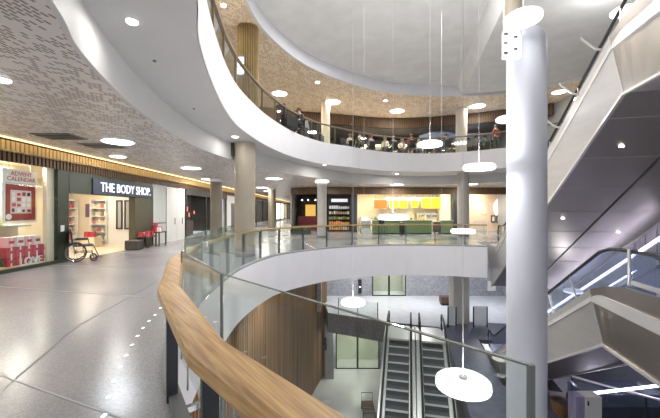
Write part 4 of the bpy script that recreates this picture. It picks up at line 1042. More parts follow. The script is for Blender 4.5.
# dark bay left of the grey column
S = thing('dim_bar_front', (-1.9, 26, 0), 'dim bar front with a yellow picture and dark red seats left of the pale column', 'shopfront')
MB().box(-2.6, -.9, 29.9, 30.2, 0, 3).build('back_wall', M['interior'], S)
MB().box(-2.2, -1.3, 29.6, 29.7, .9, 2.2).build('lit_picture', mat('dim yellow print', (.8, .5, .1), .5, emit=.5, ecol=(.9, .55, .12)), S)
MB().box(-2.7, -.9, 27.6, 28.2, 0, .55).build('bench', cmat((.22, .03, .04)), S)
MB().box(-2.7, -.9, 28.1, 28.25, .5, 1.2).build('bench_back', cmat((.22, .03, .04)), S)
MB().box(-2.95, -2.85, 26.3, 26.4, 0, 2.93).build('post', M['dark'], S)
for x in (-2.3, -1.8, -1.2): MB().lathe((x, 27.2, 2.5), [(.02, .1), (.07, 0)], 10).build('pendant_bulb', M['lampw'], S)
# shelves shop
S = thing('display_shelving', (.7, 26, 0), 'dark shelving shop full of small coloured goods between the pale column and the dark pillar', 'shelf')
MB().box(-.15, 1.62, 26.9, 27.0, 0, 2.93).build('back_panel', M['interior'], S)
for x in (-.15, 1.56): MB().box(x, x + .05, 26.2, 26.9, 0, 2.93).build('side_panel', M['interior'], S)
for k in range(5):
    z = .12 + k * .42
    MB().box(-.1, 1.56, 26.3, 26.9, z - .03, z).build('board', M['interior'], S)
    pal = [[(.8, .3, .1), (.85, .4, .12), (.7, .65, .6)], [(.62, .25, .12), (.75, .32, .1)], [(.25, .28, .1), (.5, .4, .1), (.15, .2, .08)], [(.55, .15, .08), (.75, .7, .5), (.35, .3, .2)], [(.7, .75, .75), (.8, .8, .78)]][k]
    goods(9, (-.08, 26.45, 0), (1.55, 26.45, 0), z, .17, .30, .2, 'small packaged good on the %s of the dark shelving shop' % ['lowest board', 'second lowest board', 'middle board', 'second highest board', 'highest board'][k], 'packaged goods on board %s' % 'abcde'[k], 60 + k, 'x', palette=pal)
MB().box(.1, 1.4, 26.25, 26.3, 2.35, 2.6).build('light_box', mat('dim white board', (.7, .72, .75), .5, emit=.35), S)
def pillar(x0, x1, lab):
    t = thing('dark_pillar', ((x0 + x1) / 2, YF, 0), lab, 'pillar'); MB().box(x0, x1, YF - .25, YF + .25, 0, 2.93).build('shaft', M['dark'], t, bevel=.02); MB().box(x0 - .01, x1 + .01, YF - .26, YF + .26, 0, .12).build('base', M['black'], t)
pillar(1.64, 2.12, 'dark square pillar at the left edge of the lit cafe'); pillar(9.62, 10.0, 'dark square pillar at the right edge of the lit cafe')
# cafe
struct(MB().box(2.1, 9.65, 29.6, 29.7, 0, 3.4).build('wall_back', M['cafe']))
struct(MB().box(2.12, 2.2, 26.2, 29.6, 0, 3.4).build('wall_left', M['cafe']))
struct(MB().box(9.55, 9.62, 26.2, 29.6, 0, 3.4).build('wall_right', M['cafe']))
struct(MB().box(2.1, 9.65, 26.0, 29.7, 3.3, 3.4).build('ceiling', M['cafe']))
for x in (3.2, 5.0, 6.8, 8.6): area((x, 27.6, 3.27), .8, 40, (1, .92, .70))
for px0, px1, m, lab, y0, y1 in ((374, 387, 'orangelit', 'orange lit menu board at the left of the cafe', 200, 208.5), (390, 398, 'yellowlit', 'leftmost yellow lit menu board of the cafe', 200.5, 208), (400, 407.5, 'yellowlit', 'second yellow lit menu board of the cafe', 200.5, 208), (411.5, 418, 'yellowlit', 'small third yellow lit menu board of the cafe', 201, 207.5), (422, 431, 'yellowlit', 'large yellow lit menu board of the cafe, left one of the joined pair', 198, 208), (431.6, 441, 'yellowlit', 'large yellow lit menu board of the cafe, right one of the joined pair', 198, 208)):
    a = at(px0, y1, 28.6); b = at(px1, y0, 28.6)
    t = thing('menu_board', ((a.x + b.x) / 2, 28.6, a.z), lab, 'menu board')
    MB().box(a.x, b.x, 28.58, 28.62, a.z, b.z).build('screen', M[m], t); MB().box(a.x - .03, b.x + .03, 28.63, 28.68, a.z - .03, b.z + .03).build('frame', M['whitepanel'], t)
    for x in (a.x + .1, b.x - .1): MB().tube([(x, 28.65, b.z), (x, 28.65, 3.3)], .012, 6).build('hanger', M['post'], t)
a = at(386, 200, 28.5); b = at(421, 197.5, 28.5)
t = thing('white_light_bar', ((a.x + b.x) / 2, 28.4, a.z), 'white lit strip board above the yellow menu boards', 'sign'); MB().box(a.x, b.x, 28.48, 28.52, a.z, b.z).build('screen', M['whitelit'], t); MB().box(a.x - .02, b.x + .02, 28.52, 28.56, a.z - .02, b.z + .02).build('frame', M['paper'], t)
# counters
def counter(px0, px1, Y, zt, m, lab, top=M['paleb']):
    a = at(px0, 211, Y); b = at(px1, 211, Y)
    t = thing('cafe_counter', ((a.x + b.x) / 2, Y, 0), lab, 'counter')
    MB().box(a.x, b.x, Y, Y + .6, .08, zt - .05).build('front_panel', m, t); MB().box(a.x + .03, b.x - .03, Y + .05, Y + .6, 0, .08).build('plinth', M['black'], t)
    MB().box(a.x - .04, b.x + .04, Y - .05, Y + .65, zt - .05, zt).build('countertop', top, t)
    return a, b
ca, cb_ = counter(373, 432, 23.2, 1.0, M['mint'], 'long green fronted cafe counter under the yellow boards')
counter(442, 452.5, 23.4, .98, M['mint'], 'short green counter unit at the right end of the cafe')
t = thing('trolley', (7.7, 23.5, 0), 'dark brown service trolley between the two green counters', 'trolley')
a = at(434.5, 211, 23.4); b = at(440.5, 211, 23.4)
MB().box(a.x, b.x, 23.4, 23.9, .10, .85).build('body', cmat((.10, .06, .04)), t, bevel=.01); MB().box(a.x - .02, b.x + .02, 23.38, 23.92, .85, .9).build('top', M['paleb'], t)
for x in (a.x + .06, b.x - .06): MB().lathe((x, 23.5, 0), [(.05, 0), (.05, .1)], 10).build('caster', M['rubber'], t)
t = thing('waste_bin', (5, 22.8, 0), 'black round waste bin in front of the green cafe counter', 'bin')
c = at(402, 211, 22.7); MB().lathe((c.x, 22.7, 0), [(.15, 0), (.18, .75), (.17, .78)], 20).build('body', M['black'], t, smooth=True); MB().lathe((c.x, 22.7, 0), [(.18, .78), (.18, .83), (.10, .86)], 20).build('lid', M['dark'], t, smooth=True)
t = thing('fridge_display', (2.7, 24, 0), 'white open display fridge at the left end of the cafe', 'fridge')
a = at(361, 211, 24); b = at(371, 211, 24)
MB().box(a.x, b.x, 24.4, 24.6, 0, 1.2).build('back', M['whitepanel'], t); MB().box(a.x, b.x, 24, 24.4, 0, .35).build('base', M['whitepanel'], t)
for z in (.6, .9): MB().box(a.x, b.x, 24.05, 24.4, z, z + .03).build('shelf', M['paper'], t)
for x in (a.x, b.x - .03): MB().box(x, x + .03, 24, 24.6, 0, 1.2).build('side', M['whitepanel'], t)
# bar chair in front
def chair_parts(c, rz, seat_h, m, lab, name='cafe_chair', grp=None):
    t = local(name, lab, 'chair', grp)
    MB().box(-.21, .21, -.21, .21, seat_h - .03, seat_h + .02).build('seat', m, t, bevel=.012)
    MB().hexa([(-.21, .18, seat_h), (.21, .18, seat_h), (.21, .21, seat_h), (-.21, .21, seat_h), (-.20, .26, seat_h + .45), (.20, .26, seat_h + .45), (.20, .29, seat_h + .45), (-.20, .29, seat_h + .45)]).build('backrest', m, t, bevel=.01)
    for a in (-1, 1):
        for b in (-1, 1): MB().tube([(a * .18, b * .18, seat_h - .02), (a * .21, b * .21, 0)], .015, 8).build('leg', M['dark'], t)
    t.location = c; t.rotation_euler = (0, 0, rz)
    return t
c = at(383, 211, 21.9)
chair_parts((c.x, 21.9, 0), .3, .72, M['black'], 'black high chair in front of the left part of the green cafe counter')
# goods on the counter and back bar
rg = random.Random(9)
for i in range(22):
    x = ca.x + .2 + i * (cb_.x - ca.x - .4) / 22
    if i in (4, 5, 6, 7, 8, 9): pass
    h = rg.uniform(.10, .38); r = rg.uniform(.05, .11)
    o = MB().lathe((x, 23.5, 1.0), [(r * .8, 0), (r, h * .3), (r, h * .7), (r * .4, h)], 12).build('counter_jar', cmat([(.75, .55, .12), (.25, .3, .1), (.35, .22, .12), (.8, .75, .6), (.9, .7, .1), (.12, .1, .09)][rg.randrange(6)]), smooth=True)
    tag(o, 'jar or cup in the row along the top of the green cafe counter', 'jar', 'jars on the cafe counter')
t = thing('back_bar', (6, 28.9, 0), 'low back bar with machines along the rear wall of the cafe', 'counter')
MB().box(2.6, 9.3, 28.8, 29.4, 0, .95).build('body', M['pale'], t); MB().box(2.55, 9.35, 28.75, 29.45, .95, 1.0).build('worktop', M['grey'], t)
for i, px in enumerate((420, 427, 434, 384)):
    c = at(px, 211, 29); o = thing('coffee_machine', (c.x, 29, 1.0), 'grey machine on the back bar of the cafe, ' + ['below the left of the joined boards', 'below the right of the joined boards', 'nearest the right wall', 'below the orange board'][i], 'machine')
    MB().box(c.x - .28, c.x + .28, 28.85, 29.3, 1.0, 1.45).build('body', M['grey'], o, bevel=.02); MB().box(c.x - .2, c.x + .2, 28.80, 28.86, 1.15, 1.25).build('group_head', M['dark'], o); MB().box(c.x - .28, c.x + .28, 28.78, 28.9, 1.0, 1.05).build('drip_tray', M['chrome'], o)
# fruit on the counter
for i in range(10):
    x = ca.x + 1.9 + (i % 5) * .13; z = 1.05 + .11 * (i // 5)
    o = MB().lathe((x + .06 * (i // 5), 23.28, z), [(.0001, -.06), (.05, -.035), (.06, 0), (.05, .035), (.0001, .06)], 10, cap=False).build('lemon', cmat((.9, .75, .05)), smooth=True); tag(o, 'yellow fruit in the small pile on the green cafe counter', 'fruit', 'yellow fruit on the cafe counter')
# peach shop right of the pillar
struct(MB().box(10.0, 14, 27.6, 27.7, 0, 3.4).build('wall_back', M['peach']))
for px in (482, 504):
    c = at(px, 211, 27.2)
    l = bpy.data.lights.new('wall_spot', 'SPOT'); l.energy = 90; l.spot_size = R(62); l.spot_blend = .6; l.color = (1, .86, .66); l.shadow_soft_size = .03
    o = bpy.data.objects.new('wall_spot', l); o.location = (c.x, 27.15, 2.9); o.rotation_euler = (R(16), 0, 0); COL.objects.link(o)
area((12, 26.6, 3.3), 1.2, 60, (1, .88, .7))
c = at(506, 209, 27.4)
t = thing('round_wall_sign', (c.x, 27.5, 1), 'white round wall sign with a loose blue scribble in the peach shop', 'sign')
MB().prism([(c.x + 1.0 * math.cos(R(a)), 27.56, c.z + .1 + 1.0 * math.sin(R(a))) for a in range(0, 360, 12)], (0, -.04, 0)).build('disc', mat('white sign disc', (.9, .9, .9), .5, emit=.25, ecol=(1, 1, 1)), t)
MB().tube([(c.x - .6 + .1 * i, 27.50, c.z + .45 + (.14 if i % 2 else -.12) + .02 * i) for i in range(9)], .05, 6).build('scribble', cmat((.25, .42, .72)), t)
for i, px in enumerate((494.5, 500, 505.5)):
    c = at(px, 219, 27.3)
    t = thing('picture_frame', (c.x, 27.3, 1), 'small black framed picture in the peach shop, ' + ['left of three', 'middle of three', 'right of three'][i], 'picture')
    MB().box(c.x - .17, c.x + .17, 27.5, 27.55, c.z - .3, c.z + .3).build('frame', M['black'], t); MB().box(c.x - .10, c.x + .10, 27.48, 27.5, c.z - .2, c.z + .2).build('print', M['paper'], t)
t = thing('coat_stand', (11.9, 24.5, 0), 'slim chrome stand in front of the peach shop wall', 'stand')
c = at(484, 211, 24.5)
MB().lathe((c.x, 24.5, 0), [(.2, 0), (.2, .02), (.03, .04)], 16).build('base', M['dark'], t); MB().tube([(c.x, 24.5, 0), (c.x, 24.5, 1.35)], .02, 8).build('pole', M['chrome'], t)
for a in range(4): MB().tube([(c.x, 24.5, 1.3), (c.x + .22 * math.cos(a * 1.57 + .4), 24.5 + .22 * math.sin(a * 1.57 + .4), 1.42)], .012, 6).build('hook', M['dark'], t)
t = thing('crowd_barrier', (11.3, 23, 0), 'white framed barrier with upright bars right of the grey column', 'barrier')
a = at(473, 211, 22.5); b = at(487, 211, 22.5)
for z in (.15, .95): MB().tube([(a.x, 22.5, z), (b.x, 22.5, z)], .025, 8).build('rail', M['bracket'], t)
for k in range(8): x = a.x + (b.x - a.x) * k / 7; MB().tube([(x, 22.5, .0 if k in (0, 7) else .15), (x, 22.5, .95)], .018, 6).build('bar', M['bracket'], t)
area((5, 24.5, Z1 - .03), 1.5, 90, (1, .97, .9)); area((10.5, 24.5, Z1 - .03), 1.2, 60, (1, .97, .9)); area((0, 23.6, Z1 - .03), 1.0, 60, (1, .95, .88))
# ================================================================== lower levels: doors, fittings
def lobby_doors(x0, x1, y, z0, h, n, lab):
    t = thing('lobby_doors', ((x0 + x1) / 2, y, z0), lab, 'door')
    w = (x1 - x0) / n
    for k in range(n):
        d = MB(); a, b = x0 + k * w, x0 + (k + 1) * w
        for x in (a, b - .07): d.box(x, x + .07, y - .05, y, z0, z0 + h)
        for z in (z0, z0 + h - .07): d.box(a, b, y - .05, y, z, z + .07)
        f = d.build('door_frame', M['black'], t); MB().box(a + .07, b - .07, y - .03, y - .02, z0 + .07, z0 + h - .07).build('pane', M['glass'], f)
        MB().tube([(b - .16, y - .09, z0 + .9), (b - .16, y - .09, z0 + 1.3)], .018, 6).build('handle', M['chrome'], f)
    m = MB(); m.box(x0 - .2, x1 + .2, y + 1.6, y + 1.7, z0, z0 + h + .1).box(x0 - .2, x0 - .1, y + .25, y + 1.7, z0, z0 + h).box(x1 + .1, x1 + .2, y + .25, y + 1.7, z0, z0 + h); m.build('lobby_wall', M['doorlit'], t)
    return t
lobby_doors(3.4, 6.1, 26.58, ZM, 2.6, 2, 'pair of black framed glass doors to a lit lobby at the back of the lower landing')
lobby_doors(.45, 3.75, 25.18, ZLL, 2.75, 2, 'pair of black framed glass doors under the lower landing, lit pale yellow inside')
t = thing('grey_pier', (-.1, 24.3, ZLL), 'narrow grey pier left of the doors under the lower landing', 'pillar'); MB().box(-.32, .28, 23.6, 24.3, ZLL, ZM - 1.31).build('shaft', M['grey'], t, bevel=.02)
c = at(327, 343, 22.3)
t = thing('wall_lamp', (c.x - .1, 22.3, c.z), 'black wall lamp at the end of the brown slatted wall', 'lamp'); MB().lathe((c.x - .12, 22.2, c.z - .4), [(.09, 0), (.12, .1), (.12, .65), (.07, .8)], 14).build('shade', M['black'], t); MB().box(c.x - .3, c.x - .1, 22.2, 22.3, c.z - .1, c.z + .1).build('bracket', M['dark'], t)
c = at(360, 286, 26.4)
t = thing('wall_fitting', (c.x, 26.5, c.z), 'dark fitting with a small light on the grey wall left of the lower doors', 'lamp'); MB().box(c.x - .13, c.x + .13, 26.45, 26.6, c.z - .6, c.z + .5).build('body', M['black'], t, bevel=.01); MB().lathe((c.x, 26.42, c.z - .1), [(.05, 0), (.05, .06)], 10).build('bulb', M['lampw'], t)
c = at(448, 303, 24.0)
t = thing('dark_bench', (c.x, 24, ZM), 'dark brown bench against the tiled wall of the lower landing', 'bench'); MB().box(c.x - .55, c.x + .55, 23.8, 24.3, ZM + .15, ZM + .62).build('seat', cmat((.12, .07, .05)), t, bevel=.01); MB().box(c.x - .5, c.x + .5, 23.85, 24.25, ZM, ZM + .15).build('base', M['black'], t)
c = at(492, 286, 26.5); t = thing('white_notice', (c.x, 26.5, c.z), 'plain white notice board on the tiled wall right of the beige pillar', 'notice'); MB().box(c.x - .33, c.x + .33, 26.55, 26.6, c.z - .4, c.z + .4).build('sheet', M['paper'], t); MB().box(c.x - .36, c.x + .36, 26.57, 26.6, c.z - .43, c.z + .43).build('frame', M['chrome'], t)
c = atz(500, 376, ZM)
t = thing('round_table', (c.x, c.y, ZM), 'small round white table on the dark blue floor left of the white column', 'table'); MB().lathe((c.x, c.y, 0), [(.29, ZM + .68), (.30, ZM + .70), (.30, ZM + .72)], 24).build('tabletop', M['paper'], t); MB().tube([(c.x, c.y, ZM + .02), (c.x, c.y, ZM + .69)], .03, 8).build('stem', M['chrome'], t); MB().lathe((c.x, c.y, ZM), [(.2, 0), (.2, .02)], 20).build('base', M['chrome'], t)
c = atz(368, 414, ZLL)
t = thing('folding_trolley', (c.x, c.y, ZLL), 'dark slatted trolley on the lowest floor left of the long escalators', 'trolley')
for k in range(6): MB().box(c.x - .35, c.x + .35, c.y - .7 + k * .22, c.y - .58 + k * .22, ZLL + .45, ZLL + .5).build('slat', M['slatd'], t)
for a in (-.33, .33):
    MB().box(c.x + a - .03, c.x + a + .03, c.y - .7, c.y + .55, ZLL + .40, ZLL + .45).build('rail', M['dark'], t)
    for b in (-.65, .5): MB().bar((c.x + a, c.y + b, ZLL), (c.x + a, c.y + b, ZLL + .42), .05, .05).build('leg', M['dark'], t)
MB().tube([(c.x - .33, c.y + .55, ZLL + .45), (c.x - .33, c.y + .6, ZLL + .95), (c.x + .33, c.y + .6, ZLL + .95), (c.x + .33, c.y + .55, ZLL + .45)], .02, 8).build('handle', M['dark'], t)
for loc, sz, pw, col in (((2, 24.3, -1.48), 1.6, 75, (1, .98, .95)), ((6.5, 24, -1.48), 1.6, 75, (1, .98, .95)), ((11, 23, -1.48), 1.2, 60, (.92, .94, 1)), ((4.7, 27.4, -2.5), .8, 22, (1, .96, .84)), ((1.2, 23.7, ZM - 1.32), 1.0, 80, (1, .98, .92)), ((2.2, 26.2, ZLL + 2.9), .8, 30, (1, .96, .82)), ((11.5, 11.5, -1.5), 1.0, 60, (.78, .78, 1)), ((12.6, 15, -1.5), 1.2, 60, (.85, .85, 1)), ((-1.6, 12, -1.5), .6, 40, (1, .97, .92))):
    area(loc, sz, pw, col)
# lit lobby behind the lower doors needs an opening: walls above stand behind the doors, so the lobby is shallow
# ================================================================== restaurant on the upper level
struct(MB().box(-9.3, -9.1, -3, 31, ZL1, ZC1).build('wall_left', M['peach']))
for y, e in ((4, 60), (9, 60)): area((-6, y, ZC1 - .03), .8, e, (1, .88, .72))
def person(loc, rz, shirt, trousers, hairc, lab, stand=False):
    t = local('person', lab, 'person')
    sh = .98 if stand else .56                         # hip height
    lean = .05
    J = {}
    hip = Vector((0, 0, sh)); waist = hip + Vector((0, -.0, .20)); chest = hip + Vector((0, .02, .42)); neck = chest + Vector((0, 0, .13)); head = neck + Vector((0, -.03, .12)); top = head + Vector((0, 0, .10))
    pts = [hip, waist, chest, neck, head, top]; rad = [.14, .125, .15, .055, .095, .07]; ed = [(0, 1), (1, 2), (2, 3), (3, 4), (4, 5)]
    arms = []
    for s in (-1, 1):
        b = len(pts)
        pts += [chest + Vector((s * .17, 0, .05)), chest + Vector((s * .23, -.04, -.22)), chest + Vector((s * .17, -.26, -.27)), chest + Vector((s * .15, -.35, -.26))] if not stand else [chest + Vector((s * .18, 0, .05)), chest + Vector((s * .24, .02, -.24)), chest + Vector((s * .24, -.05, -.48)), chest + Vector((s * .23, -.07, -.58))]
        rad += [.065, .05, .038, .034]; ed += [(2, b), (b, b + 1), (b + 1, b + 2), (b + 2, b + 3)]
    for s in (-1, 1):
        b = len(pts)
        if stand: pts += [hip + Vector((s * .09, 0, -.06)), hip + Vector((s * .10, -.02, -.48)), hip + Vector((s * .10, .02, -.90)), hip + Vector((s * .11, -.14, -.95))]
        else: pts += [hip + Vector((s * .10, -.06, 0)), hip + Vector((s * .11, -.44, .03)), hip + Vector((s * .11, -.44, -.46)), hip + Vector((s * .12, -.58, -.51))]
        rad += [.09, .068, .045, .04]; ed += [(0, b), (b, b + 1), (b + 1, b + 2), (b + 2, b + 3)]
    def skin(name, keep, grow, m, parent, pr=None):
        me = bpy.data.meshes.new(name); bm = bmesh.new(); L = bm.verts.layers.skin.verify(); mp = {}
        ids = sorted({i for e in keep for i in e})
        for k, i in enumerate(ids):
            v = bm.verts.new(pts[i]); v[L].radius = (rad[i] + grow,) * 2; v[L].use_root = (k == 0); mp[i] = v
        for a, b in keep: bm.edges.new((mp[a], mp[b]))
        bm.to_mesh(me); bm.free(); me.materials.append(m)
        o = bpy.data.objects.new(name, me); COL.objects.link(o); o.parent = parent
        md = o.modifiers.new('Skin', 'SKIN'); md.use_smooth_shade = True
        sd = o.modifiers.new('Sub', 'SUBSURF'); sd.levels = 1; sd.render_levels = 1
        return o
    skin('body', ed, 0, M['skin'], t)
    skin('shirt', [(0, 1), (1, 2), (2, 6), (6, 7), (7, 8), (2, 10), (10, 11), (11, 12)], .012, cmat(shirt), t)
    skin('trousers', [(0, 14), (14, 15), (15, 16), (0, 18), (18, 19), (19, 20)], .012, cmat(trousers), t)
    h = MB().lathe(head + Vector((0, .012, 0)), [(.105, -.02), (.115, .03), (.112, .08), (.085, .125), (.04, .15), (.002, .158)], 16, cap=False); h.v = [Vector((p.x, p.y + (.03 if p.z < head.z + .02 else 0), p.z)) for p in h.v]
    h.build('hair', cmat(hairc), t, smooth=True)
    MB().hexa([head + Vector(p) for p in ((-.012, -.10, -.02), (.012, -.10, -.02), (.012, -.08, -.02), (-.012, -.08, -.02), (-.006, -.095, .03), (.006, -.095, .03), (.006, -.08, .03), (-.006, -.08, .03))]).build('nose', M['skin'], t)
    for s in (-1, 1): MB().lathe(head + Vector((s * .035, -.088, .03)), [(.001, -.01), (.01, 0), (.001, .01)], 8, cap=False).build('eye', M['black'], t)
    MB().bar(head + Vector((-.025, -.092, -.045)), head + Vector((.025, -.092, -.045)), .008, .008).build('mouth', cmat((.45, .18, .16)), t)
    t.location = loc; t.rotation_euler = (0, 0, rz)
    return t
def rest_table(c, lab, cloth=False):
    t = local('restaurant_table', lab, 'table')
    MB().box(-.4, .4, -.4, .4, .71, .745).build('tabletop', M['slatd'] if not cloth else M['paper'], t, bevel=.01)
    MB().tube([(0, 0, .02), (0, 0, .71)], .035, 8).build('pedestal', M['dark'], t); MB().lathe((0, 0, 0), [(.24, 0), (.24, .02)], 18).build('base', M['dark'], t)
    t.location = c; return t
z = ZL1
def fx(px, Y): return (px - 330) / F * Y
# near left group by the rail
chair0 = None
spots = [(277, 14.3, .4), (283, 15.2, 2.6), (296, 15.6, .2), (303, 16.2, 2.0), (311, 16.9, 1.0), (318, 18.2, 2.9), (345, 20.2, .5), (354, 20.6, 2.8), (365, 20.9, .2), (381, 21.4, 3.0), (391, 21.6, 0), (409, 22.0, 3.1), (420, 22.0, .3), (437, 22.0, 2.7), (446, 21.9, .3), (472, 21.6, 3), (482, 21.3, .4), (492, 21.0, 2.6)]
names = ['nearest the bronze rods', 'second from the bronze rods', 'third from the bronze rods', 'fourth from the bronze rods', 'left of the cream column', 'just right of the cream column', 'under the hanging cable', 'beside the leafy plant', 'left of the person in blue', 'right of the person in blue', 'by the pale back counter', 'left of the pendant lamp', 'behind the pendant lamp', 'right of the pendant lamp', 'left of the beige column', 'right of the beige column', 'under the blue parasol', 'nearest the white column']
seated = []
LOUNGE = [(286, 14.95), (299.5, 17.0), (309, 17.8), (315.5, 18.6)]
taken = [Vector((fx(p, q), q)) for p, q in LOUNGE]
def place_chairs():
  global chair0
  for p in P5:
    if 'standing' in p[6]: continue
    lab = 'black upper level restaurant chair under the ' + p[6].split(' seated')[0] + (' by the railing' if 'by the railing' in p[6] else '')
    loc = (fx(p[0], p[1]), p[1], z); rz = p[2] + math.pi
    if chair0 is None: chair0 = chair_parts(loc, rz, .46, M['black'], lab, 'restaurant_chair', 'restaurant chairs on the upper level')
    else: dup(chair0, loc, rz, lab)
    taken.append(Vector((loc[0], loc[1])))
  for (px, Y, rz), nm in zip(spots, names):
    lab = 'empty black upper level restaurant chair ' + nm
    loc = (fx(px, Y), Y, z); q = Vector((loc[0], loc[1]))
    if min((q - o_).length for o_ in taken) < .72: continue
    taken.append(q); dup(chair0, loc, rz, lab)
TABLES = [(290, 16.4, 0), (303.5, 17.6, 0), (352, 22.2, 1), (375, 22.6, 1), (398, 22.6, 1), (428, 23.0, 1), (449, 23.6, 0), (491, 23.0, 0)]
def place_tables():
  for i, (px, Y, cl) in enumerate(TABLES):
    for _ in range(8):
        q = Vector((fx(px, Y), Y))
        if min((q - o_).length for o_ in taken) < .82: Y += .2
    taken.append(q)
    rest_table((fx(px, Y), Y, z), 'restaurant table on the upper level ' + ['nearest the bronze rods', 'left of the cream column', 'behind the leafy plant, pale top', 'behind the person in blue, pale top', 'before the pale back counter, pale top', 'behind the pendant lamp, pale top', 'beside the beige column, dark top', 'under the blue parasol, dark top'][i], cl)
P5 = [(371, 21.6, .3, (.10, .16, .38), (.05, .05, .06), (.20, .04, .05), 'person in a blue top seated with their back to the railing'),
      (360, 20.8, 2.7, (.03, .03, .03), (.03, .03, .03), (.06, .04, .03), 'person in black seated beside the leafy plant'),
      (411.5, 21.3, .2, (.36, .07, .07), (.05, .05, .06), (.10, .05, .03), 'person in a dark red top seated left of the pendant lamp'),
      (385, 22.2, 2.8, (.72, .66, .56), (.1, .1, .12), (.35, .24, .12), 'person in a cream top seated right of the person in blue'),
      (402, 22.8, 3.3, (.62, .55, .5), (.1, .1, .12), (.12, .08, .05), 'person in a beige top seated before the pale back counter'),
      (446.5, 21.2, .1, (.03, .035, .05), (.03, .03, .04), (.05, .04, .03), 'person in a black jacket seated left of the beige column'),
      (419, 22.9, 2.9, (.7, .68, .66), (.1, .1, .12), (.4, .3, .18), 'person in a white top seated facing the atrium behind the pendant lamp'),
      (476, 21.8, 2.9, (.35, .28, .22), (.06, .05, .05), (.08, .05, .03), 'person in a brown top seated just right of the beige column'),
      (496, 20.6, .3, (.33, .06, .05), (.05, .05, .05), (.09, .06, .04), 'person in a dark red jacket standing near the white column'),
      (299, 15.9, 2.7, (.04, .04, .045), (.03, .03, .03), (.10, .06, .04), 'person in black seated by the railing near the bronze rods'),
      (350, 21.3, .4, (.45, .40, .34), (.1, .1, .1), (.1, .06, .04), 'person in a sand coloured top seated left of the person in black', ), (393.5, 21.9, .3, (.05, .06, .08), (.05, .05, .06), (.3, .2, .1), 'person in a navy jacket seated before the pale counter with their back to the railing'),
      (429, 22.0, .2, (.55, .20, .12), (.05, .05, .06), (.12, .08, .05), 'person in an orange brown top seated just right of the pendant lamp'), (439, 22.3, 2.8, (.75, .72, .68), (.1, .1, .1), (.15, .1, .06), 'person in a white shirt seated under the left blue parasol'),
      (485, 21.7, .3, (.12, .28, .12), (.05, .05, .06), (.1, .07, .05), 'person in a green top seated under the right blue parasol'), (468, 22.4, 2.9, (.6, .58, .62), (.1, .1, .1), (.05, .04, .03), 'person in a pale grey top seated right behind the beige column'),
      (317.5, 19.7, .4, (.035, .035, .04), (.03, .03, .03), (.07, .05, .04), 'person in black seated with their back to the railing left of the cream column')]
place_chairs(); place_tables()
for px, Y, rz, a, b, c, lab in P5:
    person((fx(px, Y), Y, z), rz + math.pi, a, b, c, lab, 'standing' in lab)
# dim ceiling behind the bulkhead
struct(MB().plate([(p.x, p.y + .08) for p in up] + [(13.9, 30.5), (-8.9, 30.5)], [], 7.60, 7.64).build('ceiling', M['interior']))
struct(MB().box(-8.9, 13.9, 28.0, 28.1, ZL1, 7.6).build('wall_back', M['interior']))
# lounge chairs near the rods
for i, (px, Y, rz) in enumerate(((286, 14.95, 2.5), (299.5, 17.0, 2.75), (309, 17.8, 2.75), (315.5, 18.6, 2.9))):
    t = local('lounge_chair', 'bulky black lounge chair on the upper level ' + ['nearest the bronze rods', 'with a pale jacket over its back', 'with a grey jacket over its back', 'just left of the cream column'][i], 'chair', 'black lounge chairs on the upper level')
    MB().box(-.34, .34, -.36, .36, .14, .46).build('seat', M['black'], t, bevel=.03)
    MB().hexa([(-.34, .22, .4), (.34, .22, .4), (.34, .38, .4), (-.34, .38, .4), (-.32, .34, 1.12), (.32, .34, 1.12), (.32, .44, 1.12), (-.32, .44, 1.12)]).build('backrest', M['black'], t, bevel=.03)
    for s in (-1, 1):
        MB().box(s * .36 - .06, s * .36 + .06, -.34, .36, .14, .66).build('armrest', M['black'], t, bevel=.03)
        for y in (-.3, .3): MB().box(s * .3 - .02, s * .3 + .02, y - .02, y + .02, 0, .14).build('leg', M['dark'], t)
    t.location = (fx(px, Y), Y, z); t.rotation_euler = (0, 0, rz)
# jackets over chair backs
for i, (px, Y, c) in enumerate(((299.5, 17.0, (.66, .64, .58)), (309, 17.8, (.46, .45, .42)))):
    x = fx(px, Y) - .149; Y -= .36
    o = MB().hexa([(x - .26, Y - .12, z + .55), (x + .22, Y - .12, z + .50), (x + .22, Y + .12, z + .50), (x - .26, Y + .12, z + .55), (x - .18, Y - .10, z + 1.18), (x + .22, Y - .10, z + 1.15), (x + .22, Y + .10, z + 1.15), (x - .18, Y + .10, z + 1.18)]).build('draped_jacket', cmat(c), bevel=.03)
    tag(o, ['pale jacket draped over a black lounge chair nearer the bronze rods', 'grey jacket draped over a black lounge chair left of the cream column'][i], 'jacket')
# leafy plants
for i, (px, Y) in enumerate(((359, 22.0), (487, 22.3))):
    x = fx(px, Y)
    t = thing('potted_plant', (x, Y, z), ['leafy green potted plant behind the railing, left of the person in blue', 'leafy green potted plant under the right end of the blue parasol'][i], 'plant')
    MB().lathe((x, Y, z), [(.16, 0), (.2, .4), (.18, .42)], 14).build('pot', M['paleb'], t, smooth=True)
    fr = MB(); rr = random.Random(i)
    for k in range(130):
        a = rr.random() * 6.28; e = rr.uniform(.2, 1.2); r = rr.uniform(.2, .42)
        c = Vector((x, Y, z + .4 + rr.random() * .4)); d = c + Vector((r * math.cos(a) * math.cos(e), r * math.sin(a) * math.cos(e), r * math.sin(e) + .1)); fr.bar(c, d, .05, .008)
    fr.build('leaves', cmat((.20, .30, .08)), t)
